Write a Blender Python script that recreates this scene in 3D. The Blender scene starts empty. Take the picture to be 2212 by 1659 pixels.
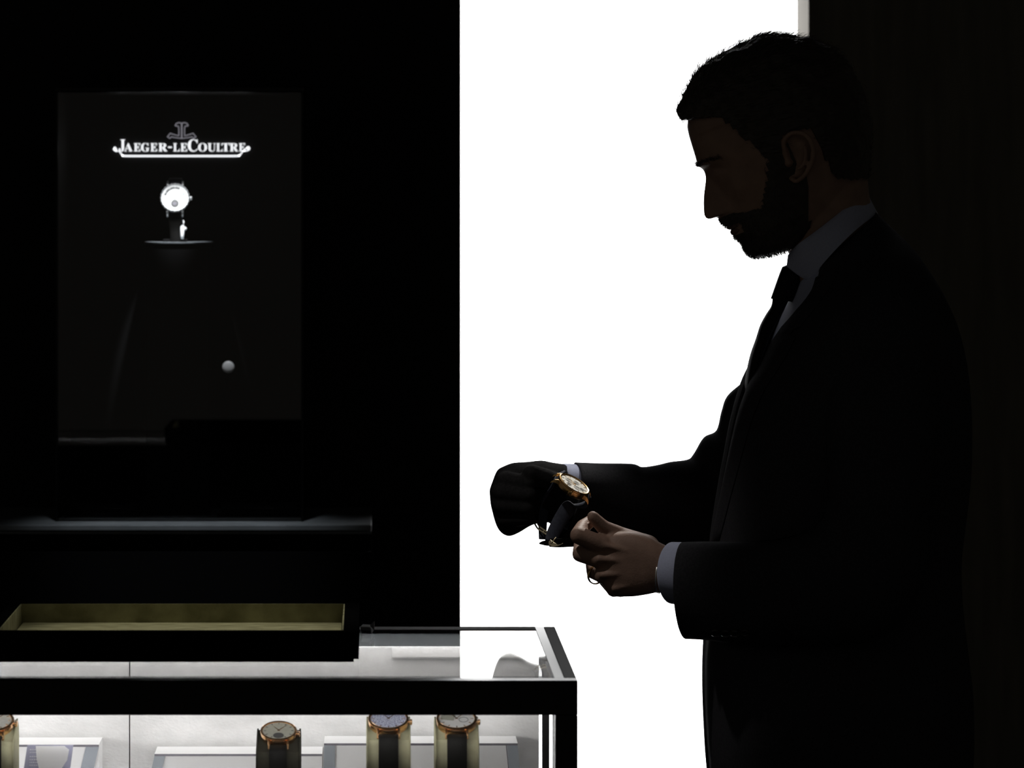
import bpy, bmesh, math, random
import numpy as np
from mathutils import Vector, Matrix, noise as mnoise
random.seed(7); rng = np.random.default_rng(7)
SC = bpy.context.scene; COL = SC.collection

# ---------------------------------------------------------------- camera, world, lights, exposure
FP, CX, CY, CAMH = 9000.0, 800.0, 420.0, 1.58        # focal length (px), vanishing point (px), eye height (m)
cam_d = bpy.data.cameras.new('camera'); cam = bpy.data.objects.new('camera', cam_d); COL.objects.link(cam)
cam.location = (0, 0, CAMH); cam.rotation_euler = (math.pi/2, 0, 0)
cam_d.sensor_width = 36; cam_d.lens = FP/2212*36
cam_d.shift_x = (1106-CX)/2212; cam_d.shift_y = -(829.5-CY)/2212
cam_d.clip_end = 60; cam_d.clip_start = .05
cam_d.dof.use_dof = True; cam_d.dof.focus_distance = 4.72; cam_d.dof.aperture_fstop = 13.5
SC.camera = cam
SC.view_settings.view_transform = 'Standard'; SC.view_settings.look = 'None'
SC.view_settings.exposure = 0.0; SC.view_settings.gamma = 1.0; SC.view_settings.use_curve_mapping = False
w = bpy.data.worlds.new('world'); SC.world = w; w.use_nodes = True
w.node_tree.nodes['Background'].inputs[0].default_value = (1.0, .93, .82, 1)
w.node_tree.nodes['Background'].inputs[1].default_value = 0.034
SC.cycles.caustics_refractive = False; SC.cycles.caustics_reflective = False
SC.cycles.sample_clamp_indirect = 4.0

def spot(name, loc, target, energy, angle, blend=.5, radius=.03, color=(1, 1, 1)):
    l = bpy.data.lights.new(name, 'SPOT'); o = bpy.data.objects.new(name, l); COL.objects.link(o)
    l.energy = energy; l.spot_size = math.radians(angle); l.spot_blend = blend; l.shadow_soft_size = radius; l.color = color
    o.location = loc
    o.rotation_euler = (Vector(target)-Vector(loc)).to_track_quat('-Z', 'Y').to_euler()
    return o
spot('unseen_spotlight', (-.52, 4.20, 2.75), (.25, 4.70, 1.17), 19, 13, .6, .04, (1, .93, .86))        # over the hands
spot('unseen_spotlight', (.02, 4.385, 2.90), (-.18, 4.26, 1.12), 52, 15, .7, .04, (1, .96, .82))         # over the tray
spot('unseen_spotlight', (.70, 6.20, 2.95), (.235, 4.742, 1.25), 170, 4.5, .6, .03, (1, .95, .88))         # added, unseen: from behind, whitens the dial of the held watch
spot('unseen_spotlight', (-.28, 5.30, 2.95), (-.27, 5.99, 1.10), 70, 15, .9, .04, (.92, .96, 1))         # added, unseen: brightens the front edge of the slate shelf
spot('vitrine_spotlight', (-.287, 6.10, 1.70), (-.288, 6.168, 1.577), 7.5, 26, .4, .01, (.95, .98, 1))

GLYPHS = {"J":[[[260,999],[999,999],[999,967],[962,964],[930,961],[903,957],[881,952],[862,945],[847,937],[835,926],[827,913],[821,898],[817,878],[814,855],[813,829],[813,295],[784,166],[698,74],[554,18],[353,0],[304,1],[257,5],[213,12],[172,22],[135,34],[101,48],[72,64],[46,82],[26,102],[12,123],[3,146],[0,169],[3,191],[11,210],[25,227],[44,242],[68,253],[93,262],[120,266],[150,268],[182,267],[211,262],[237,254],[260,244],[278,230],[291,215],[299,197],[302,178],[301,164],[296,150],[288,136],[277,122],[266,110],[258,100],[253,93],[251,88],[257,70],[274,58],[301,50],[340,48],[376,49],[406,55],[429,64],[447,77],[459,94],[468,114],[474,138],[475,166],[475,829],[474,854],[471,876],[466,894],[458,910],[448,923],[434,934],[416,944],[395,951],[369,956],[338,961],[302,964],[260,967]]],"A":[[[475,999],[515,998],[868,186],[885,150],[900,119],[915,93],[928,73],[942,58],[958,48],[977,41],[999,39],[999,0],[525,0],[525,39],[578,43],[616,54],[638,72],[646,98],[644,110],[640,127],[632,148],[622,174],[577,284],[248,284],[193,151],[191,146],[189,140],[187,133],[186,126],[185,119],[185,113],[184,108],[184,104],[191,75],[211,55],[245,43],[292,39],[301,39],[301,0],[0,0],[0,39],[21,40],[39,45],[56,53],[71,65],[85,80],[99,101],[114,128],[128,160]],[[270,344],[410,684],[554,344]]],"E":[[[5,999],[925,999],[925,701],[888,701],[874,765],[852,817],[822,860],[784,891],[735,915],[676,931],[605,941],[523,944],[499,944],[478,943],[460,942],[446,939],[435,936],[425,930],[418,923],[413,914],[410,903],[407,889],[406,872],[405,852],[405,539],[431,539],[481,543],[525,552],[561,568],[589,590],[612,620],[632,657],[647,703],[658,757],[697,757],[697,259],[657,259],[652,301],[644,338],[634,370],[622,398],[607,421],[590,440],[569,456],[545,468],[517,477],[486,483],[451,487],[412,488],[405,488],[405,147],[407,122],[411,102],[418,87],[428,77],[442,70],[462,64],[488,61],[520,60],[576,62],[628,66],[676,74],[719,85],[758,99],[794,117],[827,139],[857,164],[884,194],[909,229],[933,269],[954,314],[999,314],[933,0],[0,0],[0,37],[39,39],[72,44],[97,53],[116,65],[130,82],[139,105],[145,135],[147,171],[147,809],[145,853],[139,888],[129,915],[115,933],[97,946],[72,955],[41,960],[5,962]]],"G":[[[485,999],[542,996],[600,986],[660,970],[722,947],[733,942],[742,939],[752,937],[761,937],[772,938],[782,941],[791,945],[799,952],[806,960],[813,971],[820,984],[827,999],[866,999],[866,667],[829,667],[813,709],[794,748],[773,784],[749,817],[724,847],[696,874],[668,897],[637,916],[606,932],[573,943],[540,950],[507,952],[394,924],[314,839],[266,698],[250,500],[254,395],[268,305],[290,227],[322,163],[362,113],[409,77],[463,55],[524,48],[561,50],[592,56],[617,65],[635,78],[648,96],[658,117],[664,142],[666,171],[666,289],[664,320],[658,345],[649,364],[637,379],[619,389],[595,397],[563,401],[524,404],[524,437],[999,437],[999,404],[967,402],[941,397],[921,390],[907,380],[897,366],[890,346],[885,321],[884,291],[884,82],[791,46],[697,20],[603,5],[508,0],[434,4],[365,16],[300,35],[241,62],[187,96],[139,137],[98,184],[63,237],[35,296],[16,360],[4,429],[0,502],[4,573],[16,640],[35,703],[63,761],[98,813],[138,860],[184,901],[236,936],[293,963],[353,983],[418,995]]],"R":[[[1,999],[433,999],[535,995],[622,983],[696,963],[756,934],[803,897],[837,852],[857,797],[863,734],[850,650],[808,582],[740,529],[644,491],[895,111],[907,93],[918,78],[929,66],[939,56],[950,48],[963,43],[978,39],[995,38],[999,38],[999,0],[694,0],[400,466],[358,466],[358,177],[360,140],[365,110],[373,86],[384,69],[400,57],[423,47],[451,41],[487,38],[487,0],[0,0],[0,38],[35,41],[63,48],[85,57],[101,69],[112,86],[121,110],[125,140],[127,177],[127,831],[125,864],[120,891],[112,913],[100,930],[84,942],[62,952],[35,958],[1,962]],[[423,945],[449,946],[523,933],[577,894],[609,828],[619,737],[616,683],[606,636],[590,597],[568,567],[539,543],[502,526],[457,516],[404,513],[358,513],[358,846],[359,874],[362,897],[367,915],[375,927],[385,935],[401,941]]],"L":[[[2,999],[569,999],[569,962],[538,962],[511,960],[487,956],[468,952],[451,946],[437,937],[426,927],[418,914],[412,898],[408,879],[405,857],[404,831],[404,181],[405,157],[406,136],[409,118],[412,103],[418,91],[425,81],[435,74],[447,69],[463,65],[481,62],[504,61],[530,60],[586,62],[637,67],[684,75],[726,87],[764,102],[799,122],[831,146],[860,175],[886,208],[911,246],[934,290],[955,339],[999,339],[937,0],[0,0],[0,38],[39,41],[71,48],[96,57],[114,69],[127,86],[136,110],[142,140],[143,177],[143,831],[141,865],[136,893],[126,915],[113,932],[95,944],[70,953],[39,959],[2,962]]],"C":[[[553,999],[610,996],[671,986],[738,969],[809,945],[821,941],[833,938],[845,936],[857,936],[884,940],[905,952],[921,971],[932,999],[974,999],[974,669],[934,669],[904,731],[869,787],[829,835],[783,876],[733,910],[681,933],[626,948],[567,953],[441,924],[351,839],[297,696],[279,497],[299,311],[358,178],[458,98],[597,72],[645,75],[693,83],[740,97],[787,116],[833,141],[876,171],[916,205],[954,245],[999,209],[909,117],[804,52],[683,13],[547,0],[469,4],[396,16],[328,36],[264,64],[205,99],[154,141],[109,188],[70,242],[40,300],[18,363],[4,430],[0,502],[4,572],[18,638],[40,701],[71,759],[110,812],[155,859],[208,900],[267,935],[332,963],[401,983],[475,995]]],"O":[[[504,999],[556,997],[606,990],[654,978],[700,962],[743,941],[784,917],[822,889],[856,858],[888,823],[916,785],[941,743],[961,699],[978,653],[990,604],[997,553],[999,500],[997,448],[990,397],[978,349],[961,303],[940,258],[916,217],[887,179],[855,144],[819,112],[781,83],[739,59],[695,38],[648,21],[599,9],[548,2],[495,0],[443,2],[393,9],[345,21],[299,38],[256,59],[215,83],[177,112],[142,144],[110,179],[82,217],[57,258],[37,303],[21,349],[9,397],[2,448],[0,500],[2,551],[9,601],[21,649],[37,696],[58,740],[82,781],[110,819],[143,855],[178,887],[217,915],[258,940],[303,961],[350,978],[399,990],[451,997]],[[386,923],[493,951],[549,944],[599,922],[642,887],[679,836],[709,772],[730,695],[742,604],[747,500],[732,302],[686,161],[610,76],[503,48],[448,55],[398,77],[355,113],[318,163],[288,228],[266,305],[254,396],[249,500],[265,697],[310,838]]],"U":[[[0,999],[491,999],[491,963],[465,961],[443,957],[424,954],[408,949],[395,943],[385,935],[376,925],[370,913],[366,899],[363,881],[361,860],[361,836],[361,325],[364,266],[373,215],[388,172],[410,137],[438,110],[473,90],[516,78],[565,75],[677,93],[757,148],[805,239],[821,367],[821,834],[819,867],[814,894],[805,915],[793,931],[776,943],[751,952],[720,959],[682,963],[682,999],[999,999],[999,963],[968,958],[943,950],[923,939],[909,927],[899,910],[892,889],[888,864],[887,834],[887,414],[881,311],[863,224],[834,152],[794,96],[741,54],[676,24],[598,6],[507,0],[413,5],[333,22],[268,50],[216,88],[177,138],[149,200],[133,273],[127,358],[127,836],[125,867],[120,894],[112,915],[100,932],[84,944],[61,953],[34,960],[0,963]]],"T":[[[0,697],[0,999],[999,999],[999,695],[957,695],[927,807],[865,887],[771,934],[645,950],[631,950],[631,177],[633,139],[640,108],[650,84],[664,66],[684,54],[713,45],[748,40],[792,38],[792,0],[203,0],[203,38],[245,40],[280,46],[308,55],[328,68],[343,86],[354,110],[360,140],[363,177],[363,950],[346,950],[283,946],[227,934],[178,914],[136,885],[101,848],[75,805],[56,755],[45,697]]]}

# ---------------------------------------------------------------- helpers
def P(x, y, d):
    return np.array(((x-CX)*d/FP, d, CAMH-(y-CY)*d/FP))

class MB:
    def __init__(s): s.v = []; s.f = []
    def add(s, vs, fs):
        b = len(s.v); s.v += [tuple(float(c) for c in p) for p in vs]; s.f += [tuple(b+i for i in f) for f in fs]; return s
    def box(s, x0, x1, y0, y1, z0, z1):
        return s.add([(x, y, z) for x in (x0, x1) for y in (y0, y1) for z in (z0, z1)],
                     [(0,1,3,2),(4,6,7,5),(0,4,5,1),(2,3,7,6),(0,2,6,4),(1,5,7,3)])
    def loft(s, rings, cap0=True, cap1=True, closed=True):
        n = len(rings[0]); vs = [p for r in rings for p in r]; fs = []
        m = n if closed else n-1
        for i in range(len(rings)-1):
            for j in range(m):
                k = (j+1) % n
                fs.append((i*n+j, i*n+k, (i+1)*n+k, (i+1)*n+j))
        if cap0: fs.append(tuple(reversed(range(n))))
        if cap1: fs.append(tuple((len(rings)-1)*n+j for j in range(n)))
        return s.add(vs, fs)
    def ball(s, c, r, seg=14, rg=9, sc=(1, 1, 1)):
        rings = []
        c = np.array(c)
        vs = [c+np.array((0, 0, r*sc[2]))]
        for i in range(1, rg):
            t = math.pi*i/rg
            for j in range(seg):
                a = 2*math.pi*j/seg
                vs.append(c+np.array((r*sc[0]*math.sin(t)*math.cos(a), r*sc[1]*math.sin(t)*math.sin(a), r*sc[2]*math.cos(t))))
        vs.append(c-np.array((0, 0, r*sc[2])))
        fs = [(0, 1+j, 1+(j+1) % seg) for j in range(seg)]
        for i in range(rg-2):
            for j in range(seg):
                a = 1+i*seg+j; b = 1+i*seg+(j+1) % seg
                fs.append((a, a+seg, b+seg, b))
        e = len(vs)-1; q = 1+(rg-2)*seg
        fs += [(e, q+(j+1) % seg, q+j) for j in range(seg)]
        return s.add(vs, fs)
    def chain(s, pts, rad, step=.35):
        pts = [np.array(p) for p in pts]
        for i in range(len(pts)-1):
            a, b = pts[i], pts[i+1]; L = np.linalg.norm(b-a)
            n = max(1, int(L/(min(rad[i], rad[i+1])*step)))
            for k in range(n+1):
                if k == 0 and i > 0: continue
                t = k/n; s.ball(a+(b-a)*t, rad[i]+(rad[i+1]-rad[i])*t)
        return s
    def tube(s, pts, r, seg=10, caps=True):
        pts = [np.array(p, float) for p in pts]; n = len(pts)
        rr = r if hasattr(r, '__len__') else [r]*n
        rings = []; prev = None
        for i in range(n):
            t = pts[min(i+1, n-1)]-pts[max(i-1, 0)]; t = t/(np.linalg.norm(t)+1e-12)
            if prev is None:
                up = np.array((0, 0, 1.)) if abs(t[2]) < .9 else np.array((1., 0, 0)); prev = np.cross(t, up)
            u = prev-t*np.dot(prev, t); u /= np.linalg.norm(u); prev = u; v = np.cross(t, u)
            rings.append([pts[i]+rr[i]*(math.cos(a)*u+math.sin(a)*v) for a in np.linspace(0, 2*math.pi, seg, endpoint=False)])
        return s.loft(rings, caps, caps)
    def ribbon(s, pts, wdirs, half, thick):
        """strap: centre line pts, width directions, half width(s), thickness"""
        pts = [np.array(p, float) for p in pts]; n = len(pts); rings = []
        hw = half if hasattr(half, '__len__') else [half]*n
        for i in range(n):
            t = pts[min(i+1, n-1)]-pts[max(i-1, 0)]; t /= np.linalg.norm(t)+1e-12
            wd = np.array(wdirs[i], float); wd -= t*np.dot(wd, t); wd /= np.linalg.norm(wd)+1e-12
            nn = np.cross(t, wd); h = thick/2; e = .7
            prof = [(-1, -e*.5), (-.93, -1), (0, -1.15), (.93, -1), (1, -e*.5), (1, e*.5), (.93, 1), (0, 1.15), (-.93, 1), (-1, e*.5)]
            rings.append([pts[i]+wd*hw[i]*a+nn*h*b for a, b in prof])
        return s.loft(rings)
    def lathe(s, prof, seg=48, sx=1, sy=1):
        """prof: (r, z) from bottom axis outwards to top axis, about local Z"""
        rings = [[(r*math.cos(a)*sx, r*math.sin(a)*sy, z) for a in np.linspace(0, 2*math.pi, seg, endpoint=False)] for r, z in prof]
        return s.loft(rings)
    def prism(s, poly, map3, h, cap_back=True):
        """poly: 2D outline; map3(x,y,z)->3D"""
        n = len(poly)
        vs = [map3(x, y, 0) for x, y in poly]+[map3(x, y, h) for x, y in poly]
        fs = [tuple(range(n, 2*n))]+([tuple(reversed(range(n)))] if cap_back else [])+[(i, (i+1) % n, n+(i+1) % n, n+i) for i in range(n)]
        return s.add(vs, fs)

def link_mesh(name, me, mat, parent=None, smooth=False, bevel=0, solid=0, subsurf=0, sub_off=-1):
    o = bpy.data.objects.new(name, me); COL.objects.link(o)
    if mat: me.materials.append(mat)
    if smooth:
        me.polygons.foreach_set('use_smooth', [True]*len(me.polygons))
    if parent is not None:
        o.parent = parent
        if parent.get('_world'):
            o.location = -Vector(parent['_world'])
    if solid:
        m = o.modifiers.new('thickness', 'SOLIDIFY'); m.thickness = solid; m.offset = sub_off
    if bevel:
        m = o.modifiers.new('bevel', 'BEVEL'); m.width = bevel; m.segments = 2; m.limit_method = 'ANGLE'; m.harden_normals = False
    if subsurf:
        m = o.modifiers.new('subsurf', 'SUBSURF'); m.levels = subsurf; m.render_levels = subsurf
    return o

def obj(name, mb, mat, parent=None, fix=True, sharp=None, **kw):
    me = bpy.data.meshes.new(name); me.from_pydata(mb.v, [], mb.f); me.update()
    if fix:
        bm = bmesh.new(); bm.from_mesh(me); bmesh.ops.recalc_face_normals(bm, faces=bm.faces)
        bm.to_mesh(me); bm.free()
    o = link_mesh(name, me, mat, parent, **kw)
    if kw.get('smooth') and sharp:
        me.set_sharp_from_angle(angle=math.radians(sharp))
    return o

def tag(o, label, cat, group=None):
    o['label'] = label; o['category'] = cat
    if group: o['group'] = group
    return o
def thing(name, label, cat, base=(0, 0, 0), group=None, world=True, matrix=None):
    o = bpy.data.objects.new(name, None); COL.objects.link(o); o.empty_display_size = .05
    if matrix is not None: o.matrix_world = matrix
    else:
        o.location = base
        if world: o['_world'] = tuple(base)
    return tag(o, label, cat, group)
def struct(name, mb, mat, **kw):
    o = obj(name, mb, mat, **kw); o['kind'] = 'structure'; return o

def remesh(mb, voxel, smooth_it=3, fac=.5):
    me = bpy.data.meshes.new('raw'); me.from_pydata(mb.v, [], mb.f); me.update()
    bm = bmesh.new(); bm.from_mesh(me); bmesh.ops.recalc_face_normals(bm, faces=bm.faces); bm.to_mesh(me); bm.free()
    o = bpy.data.objects.new('raw', me); COL.objects.link(o)
    m = o.modifiers.new('r', 'REMESH'); m.mode = 'VOXEL'; m.voxel_size = voxel; m.adaptivity = 0
    s = o.modifiers.new('s', 'SMOOTH'); s.factor = fac; s.iterations = smooth_it
    dg = bpy.context.evaluated_depsgraph_get(); dg.update()
    out = bpy.data.meshes.new_from_object(o.evaluated_get(dg))
    bpy.data.objects.remove(o); bpy.data.meshes.remove(me)
    return out

def catmull(rows, sub):
    """smooth interpolation of parameter rows"""
    A = np.array(rows, float); out = []
    n = len(A)
    for i in range(n-1):
        p0, p1, p2, p3 = A[max(i-1, 0)], A[i], A[i+1], A[min(i+2, n-1)]
        for k in range(sub):
            t = k/sub
            out.append(.5*((2*p1)+(-p0+p2)*t+(2*p0-5*p1+4*p2-p3)*t*t+(-p0+3*p1-3*p2+p3)*t**3))
    out.append(A[-1]); return np.array(out)

def spow(c, e): return math.copysign(abs(c)**e, c)
def ring(row, N=48, grow=0.0, th0=0.0, th1=2*math.pi, closed=True):
    """row = Fx,Fy,Bx,By,d,w,n,bulge : a section through front pixel F and back pixel B at distance d"""
    fx, fy, bx, by, d, w, n, bu = row[:8]
    F, B = P(fx, fy, d), P(bx, by, d); mid = (F+B)/2; h = (F-B)/2; L = np.linalg.norm(h)
    h = h*(1+grow/max(L, 1e-6)); ww = w+grow; bu = bu*d/FP; r = []
    for a in np.linspace(th0, th1, N, endpoint=not closed):
        c, s_ = spow(math.cos(a), 2/n), spow(math.sin(a), 2/n)
        r.append(mid+h*c+np.array((bu*max(0, -s_), ww*s_, 0)))
    return r

# ---------------------------------------------------------------- materials
def mat(name, col, rough=.5, metal=0., spec=.5, noise=0., nscale=20., bump=0., bscale=200., col2=None, coat=0., stretch=(1, 1, 1)):
    m = bpy.data.materials.new(name); m.use_nodes = True; nt = m.node_tree; b = nt.nodes['Principled BSDF']
    b.inputs['Base Color'].default_value = (*col, 1); b.inputs['Roughness'].default_value = rough
    b.inputs['Metallic'].default_value = metal; b.inputs['Specular IOR Level'].default_value = spec
    b.inputs['Coat Weight'].default_value = coat
    tc = nt.nodes.new('ShaderNodeTexCoord'); mp = nt.nodes.new('ShaderNodeMapping'); mp.inputs['Scale'].default_value = stretch
    nt.links.new(tc.outputs['Object'], mp.inputs[0])
    if noise or col2:
        nz = nt.nodes.new('ShaderNodeTexNoise'); nz.inputs['Scale'].default_value = nscale; nz.inputs['Detail'].default_value = 6
        nt.links.new(mp.outputs[0], nz.inputs['Vector'])
        rp = nt.nodes.new('ShaderNodeValToRGB'); c2 = col2 or tuple(c*(1-noise) for c in col)
        rp.color_ramp.elements[0].position = .35; rp.color_ramp.elements[1].position = .68
        rp.color_ramp.elements[0].color = (*c2, 1); rp.color_ramp.elements[1].color = (*col, 1)
        nt.links.new(nz.outputs['Fac'], rp.inputs[0]); nt.links.new(rp.outputs[0], b.inputs['Base Color'])
    if bump:
        n2 = nt.nodes.new('ShaderNodeTexNoise'); n2.inputs['Scale'].default_value = bscale; n2.inputs['Detail'].default_value = 4
        nt.links.new(mp.outputs[0], n2.inputs['Vector'])
        bp = nt.nodes.new('ShaderNodeBump'); bp.inputs['Strength'].default_value = bump; bp.inputs['Distance'].default_value = .001
        nt.links.new(n2.outputs['Fac'], bp.inputs['Height']); nt.links.new(bp.outputs[0], b.inputs['Normal'])
    return m
def emit(name, col, strength):
    m = mat(name, (.8, .8, .8), .6); b = m.node_tree.nodes['Principled BSDF']
    b.inputs['Emission Color'].default_value = (*col, 1); b.inputs['Emission Strength'].default_value = strength
    return m
def glass(name, col=(1, 1, 1), ior=1.5, rough=0.):
    m = mat(name, col, rough); b = m.node_tree.nodes['Principled BSDF']
    b.inputs['Transmission Weight'].default_value = 1; b.inputs['IOR'].default_value = ior
    return m
M = {}
M['lacquer'] = mat('black_lacquer', (.004, .004, .0045), .65, spec=.06)
M['wall'] = mat('black_panel', (.028, .028, .030), .8, spec=.05, noise=.3, nscale=3)
M['brownwall'] = mat('dark_brown_panel', (.22, .205, .165), .9, spec=.05, noise=.25, nscale=9, stretch=(6, 1, .6))
M['floor'] = mat('dark_floor', (.01, .01, .01), .6, spec=.2, noise=.4, nscale=4)
M['ceil'] = mat('dark_ceiling', (.012, .012, .012), .9, spec=.1, noise=.2, nscale=4)
M['reveal'] = mat('white_reveal_paint', (.30, .285, .26), .9, spec=.05, noise=.08, nscale=12)
M['backlit'] = emit('backlit_white', (1, 1, 1), 3.0)
M['gloss'] = mat('gloss_black_frame', (.003, .003, .0036), .24, spec=.22, noise=.3, nscale=30)
M['glass'] = glass('clear_glass')
M['topglass'] = glass('counter_top_glass', ior=1.37)
M['traymat'] = mat('matt_black_tray', (.004, .004, .0045), .9, spec=0, noise=.3, nscale=60)
M['satin'] = mat('satin_black_frame', (.006, .006, .0075), .6, spec=.04, noise=.3, nscale=30)
M['nubuck'] = mat('grey_nubuck', (.80, .80, .80), .9, spec=.1, nscale=22, col2=(.60, .60, .60), bump=.3, bscale=300, stretch=(1, 1, 1.6))
M['alu'] = mat('brushed_aluminium', (.52, .57, .60), .6, metal=.15, noise=.12, nscale=500)
M['led'] = emit('led_white', (1, .985, .96), 330.0)
M['fillglow'] = emit('panel_fill_glow', (1, .98, .95), 24.0)
M['white'] = mat('white_acrylic', (.82, .82, .83), .35, spec=.4, noise=.03, nscale=5)
M['greymetal'] = mat('grey_satin_metal', (.35, .38, .42), .3, metal=.7, noise=.2, nscale=25)
M['darkedge'] = mat('dark_edge', (.05, .045, .06), .5, noise=.2)
M['card'] = mat('slate_violet_card', (.16, .16, .22), .45, noise=.2, nscale=30)
M['cardwhite'] = mat('white_print_and_glare', (.85, .85, .88), .4, noise=.03, nscale=40)
M['gold'] = mat('rose_gold', (.78, .46, .24), .16, metal=1, noise=.05, nscale=60)
M['ygold'] = mat('yellow_gold', (.90, .58, .24), .26, metal=1, noise=.05, nscale=60)
M['palegold'] = mat('pale_gold', (.95, .84, .58), .45, metal=.65, noise=.05, nscale=60)
M['palesteel'] = mat('satin_steel', (.9, .92, .93), .6, metal=.4, noise=.05, nscale=60)
M['steel'] = mat('polished_steel', (.85, .87, .88), .36, metal=1, noise=.05, nscale=60)
M['leather'] = mat('black_leather_strap', (.0018, .0017, .0016), .7, spec=.04, noise=.3, nscale=300, bump=.5, bscale=900)
M['bluestrap'] = mat('slate_leather_strap', (.075, .085, .12), .7, spec=.2, noise=.3, nscale=260, bump=.4, bscale=900)
M['silverdial'] = mat('silver_dial', (.86, .86, .80), .38, metal=.8, noise=.12, nscale=200)
M['greydial'] = mat('grey_dial', (.19, .19, .16), .4, metal=.3, noise=.15, nscale=300)
M['bluedial'] = mat('speckled_blue_dial', (.75, .78, .85), .3, metal=.3, nscale=700, col2=(.06, .07, .20))
M['whitedial'] = mat('white_dial', (.88, .88, .87), .35, noise=.03, nscale=200)
M['ink'] = mat('dark_print', (.012, .012, .012), .5, noise=.2)
M['red'] = mat('red_print', (.7, .12, .1), .5, noise=.1)
M['green'] = mat('green_print', (.12, .35, .25), .5, noise=.1)
M['cream'] = mat('olive_cream_velvet', (.40, .385, .25), .75, spec=.2, noise=.2, nscale=90, bump=.3, bscale=600)
M['darkcush'] = mat('dark_velvet', (.009, .0085, .006), .9, spec=.05, noise=.3, nscale=90, bump=.3, bscale=600)
M['trayline'] = mat('olive_suede_lining', (.40, .385, .235), .95, spec=.05, nscale=38, col2=(.24, .23, .13), bump=.4, bscale=500, stretch=(1, 2.4, 1))
M['slate'] = mat('slate_shelf', (.20, .22, .235), .45, spec=.3, noise=.25, nscale=18)
M['sign'] = emit('sign_white', (.95, .97, 1), 1.25)
M['emblem'] = emit('emblem_grey', (.62, .6, .68), .34)
M['skin'] = mat('skin', (.37, .24, .185), .55, spec=.3, noise=.18, nscale=60, bump=.25, bscale=500)
M['lip'] = mat('lip_skin', (.16, .09, .07), .6, noise=.1)
M['hair'] = mat('dark_brown_hair', (.055, .046, .038), .55, spec=.4, noise=.4, nscale=120)
M['suit'] = mat('black_suit_wool', (.05, .051, .058), .97, spec=.02, noise=.3, nscale=400, bump=.25, bscale=1200)
M['tie'] = mat('black_silk_tie', (.006, .006, .008), .6, spec=.2, noise=.3, nscale=300, stretch=(1, 1, 3))
M['shirt'] = mat('pale_blue_shirt', (.53, .58, .78), .85, spec=.15, noise=.08, nscale=500, bump=.2, bscale=900)
M['glove'] = mat('black_glove_knit', (.03, .03, .032), .97, spec=.02, noise=.3, nscale=300, bump=.3, bscale=700)
M['button'] = mat('black_button', (.02, .018, .016), .25, spec=.6, noise=.3, nscale=200)
M['shoe'] = mat('black_shoe', (.008, .008, .008), .3, noise=.2)
M['trouser'] = M['suit']
M['darkmatt'] = mat('dark_grey_matt', (.03, .03, .033), .9, noise=.3, nscale=200)
M['palecorner'] = mat('pale_grey_matt', (.5, .5, .52), .9, noise=.1, nscale=200)

# ---------------------------------------------------------------- the setting
XL = -3.2
struct('floor', MB().box(XL, 3.2, 1.0, 7.2, -.1, 0), M['floor'])
struct('ceiling', MB().box(XL, 3.2, 3.2, 7.2, 3.0, 3.1), M['ceil'])
D_WALL = 6.32
XE = (995-CX)*D_WALL/FP
struct('wall_back', MB().box(XL, XE, D_WALL, 7.05, 0, 3.0), M['wall'])
struct('wall_right', MB().box(.7226, 3.2, 6.86, 7.2, 0, 3.0).box(1.9, 2.0, 2.0, 6.86, 0, 3.0), M['brownwall'])
struct('window_1', MB().box(XE, .7226, 7.05, 7.08, 0, 3.0), M['backlit'])
struct('trim_1', MB().box(.7216, .7226, 6.861, 7.049, 0, 2.999), M['reveal'])

# ---------------------------------------------------------------- cabinet and shelf under the vitrine
cab = thing('wall_cabinet', 'low black wall cabinet with a slate shelf top carrying the lit watch showcase', 'cabinet', (-.6, 6.15, 0))
obj('body', MB().box(-1.6, 0.001, 6.005, D_WALL-.001, 0, 1.0915), M['lacquer'], cab)
obj('drawer', MB().box(-1.2, 0.001, 5.992, 6.004, .80, 1.066), M['lacquer'], cab)
obj('shelf', MB().box(-1.6, .002, 5.985, D_WALL-.001, 1.0965, 1.1052), M['slate'], cab, bevel=.0015)
obj('edge_trim', MB().box(-1.6, .002, 5.992, 6.0, 1.0917, 1.0955), M['slate'], cab)

# ---------------------------------------------------------------- vitrine
SZ = 1.1052
vx0, vx1, vz = -.457, -.0975, 1.732
vit = thing('display_vitrine', 'tall glass showcase on the slate shelf against the black wall, holding one watch', 'showcase', ((vx0+vx1)/2, 6.18, SZ))
obj('glass_front', MB().box(vx0+.003, vx1-.003, 6.05, 6.055, SZ+.002, vz-.004), M['glass'], vit)
for x in (vx0, vx1-.003): obj('frame_post', MB().box(x, x+.003, 6.047, 6.058, SZ, vz-.0032), M['gloss'], vit)
obj('lid', MB().box(vx0, vx1, 6.047, 6.315, vz-.003, vz+.004), M['gloss'], vit, bevel=.0008)
for x in (vx0+.0002, vx1-.0028): obj('side_panel', MB().box(x, x+.0025, 6.0585, 6.305, SZ, vz-.004), M['lacquer'], vit)
obj('back_panel', MB().box(vx0+.003, vx1-.003, 6.306, 6.316, SZ, vz-.004), M['wall'], vit)
lk = P(493, 793, 6.045)
obj('lock', MB().ball(lk+np.array((0, .0045, 0)), .0088, 24, 12, sc=(1, .45, 1)), M['white'], vit, smooth=True)

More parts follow.
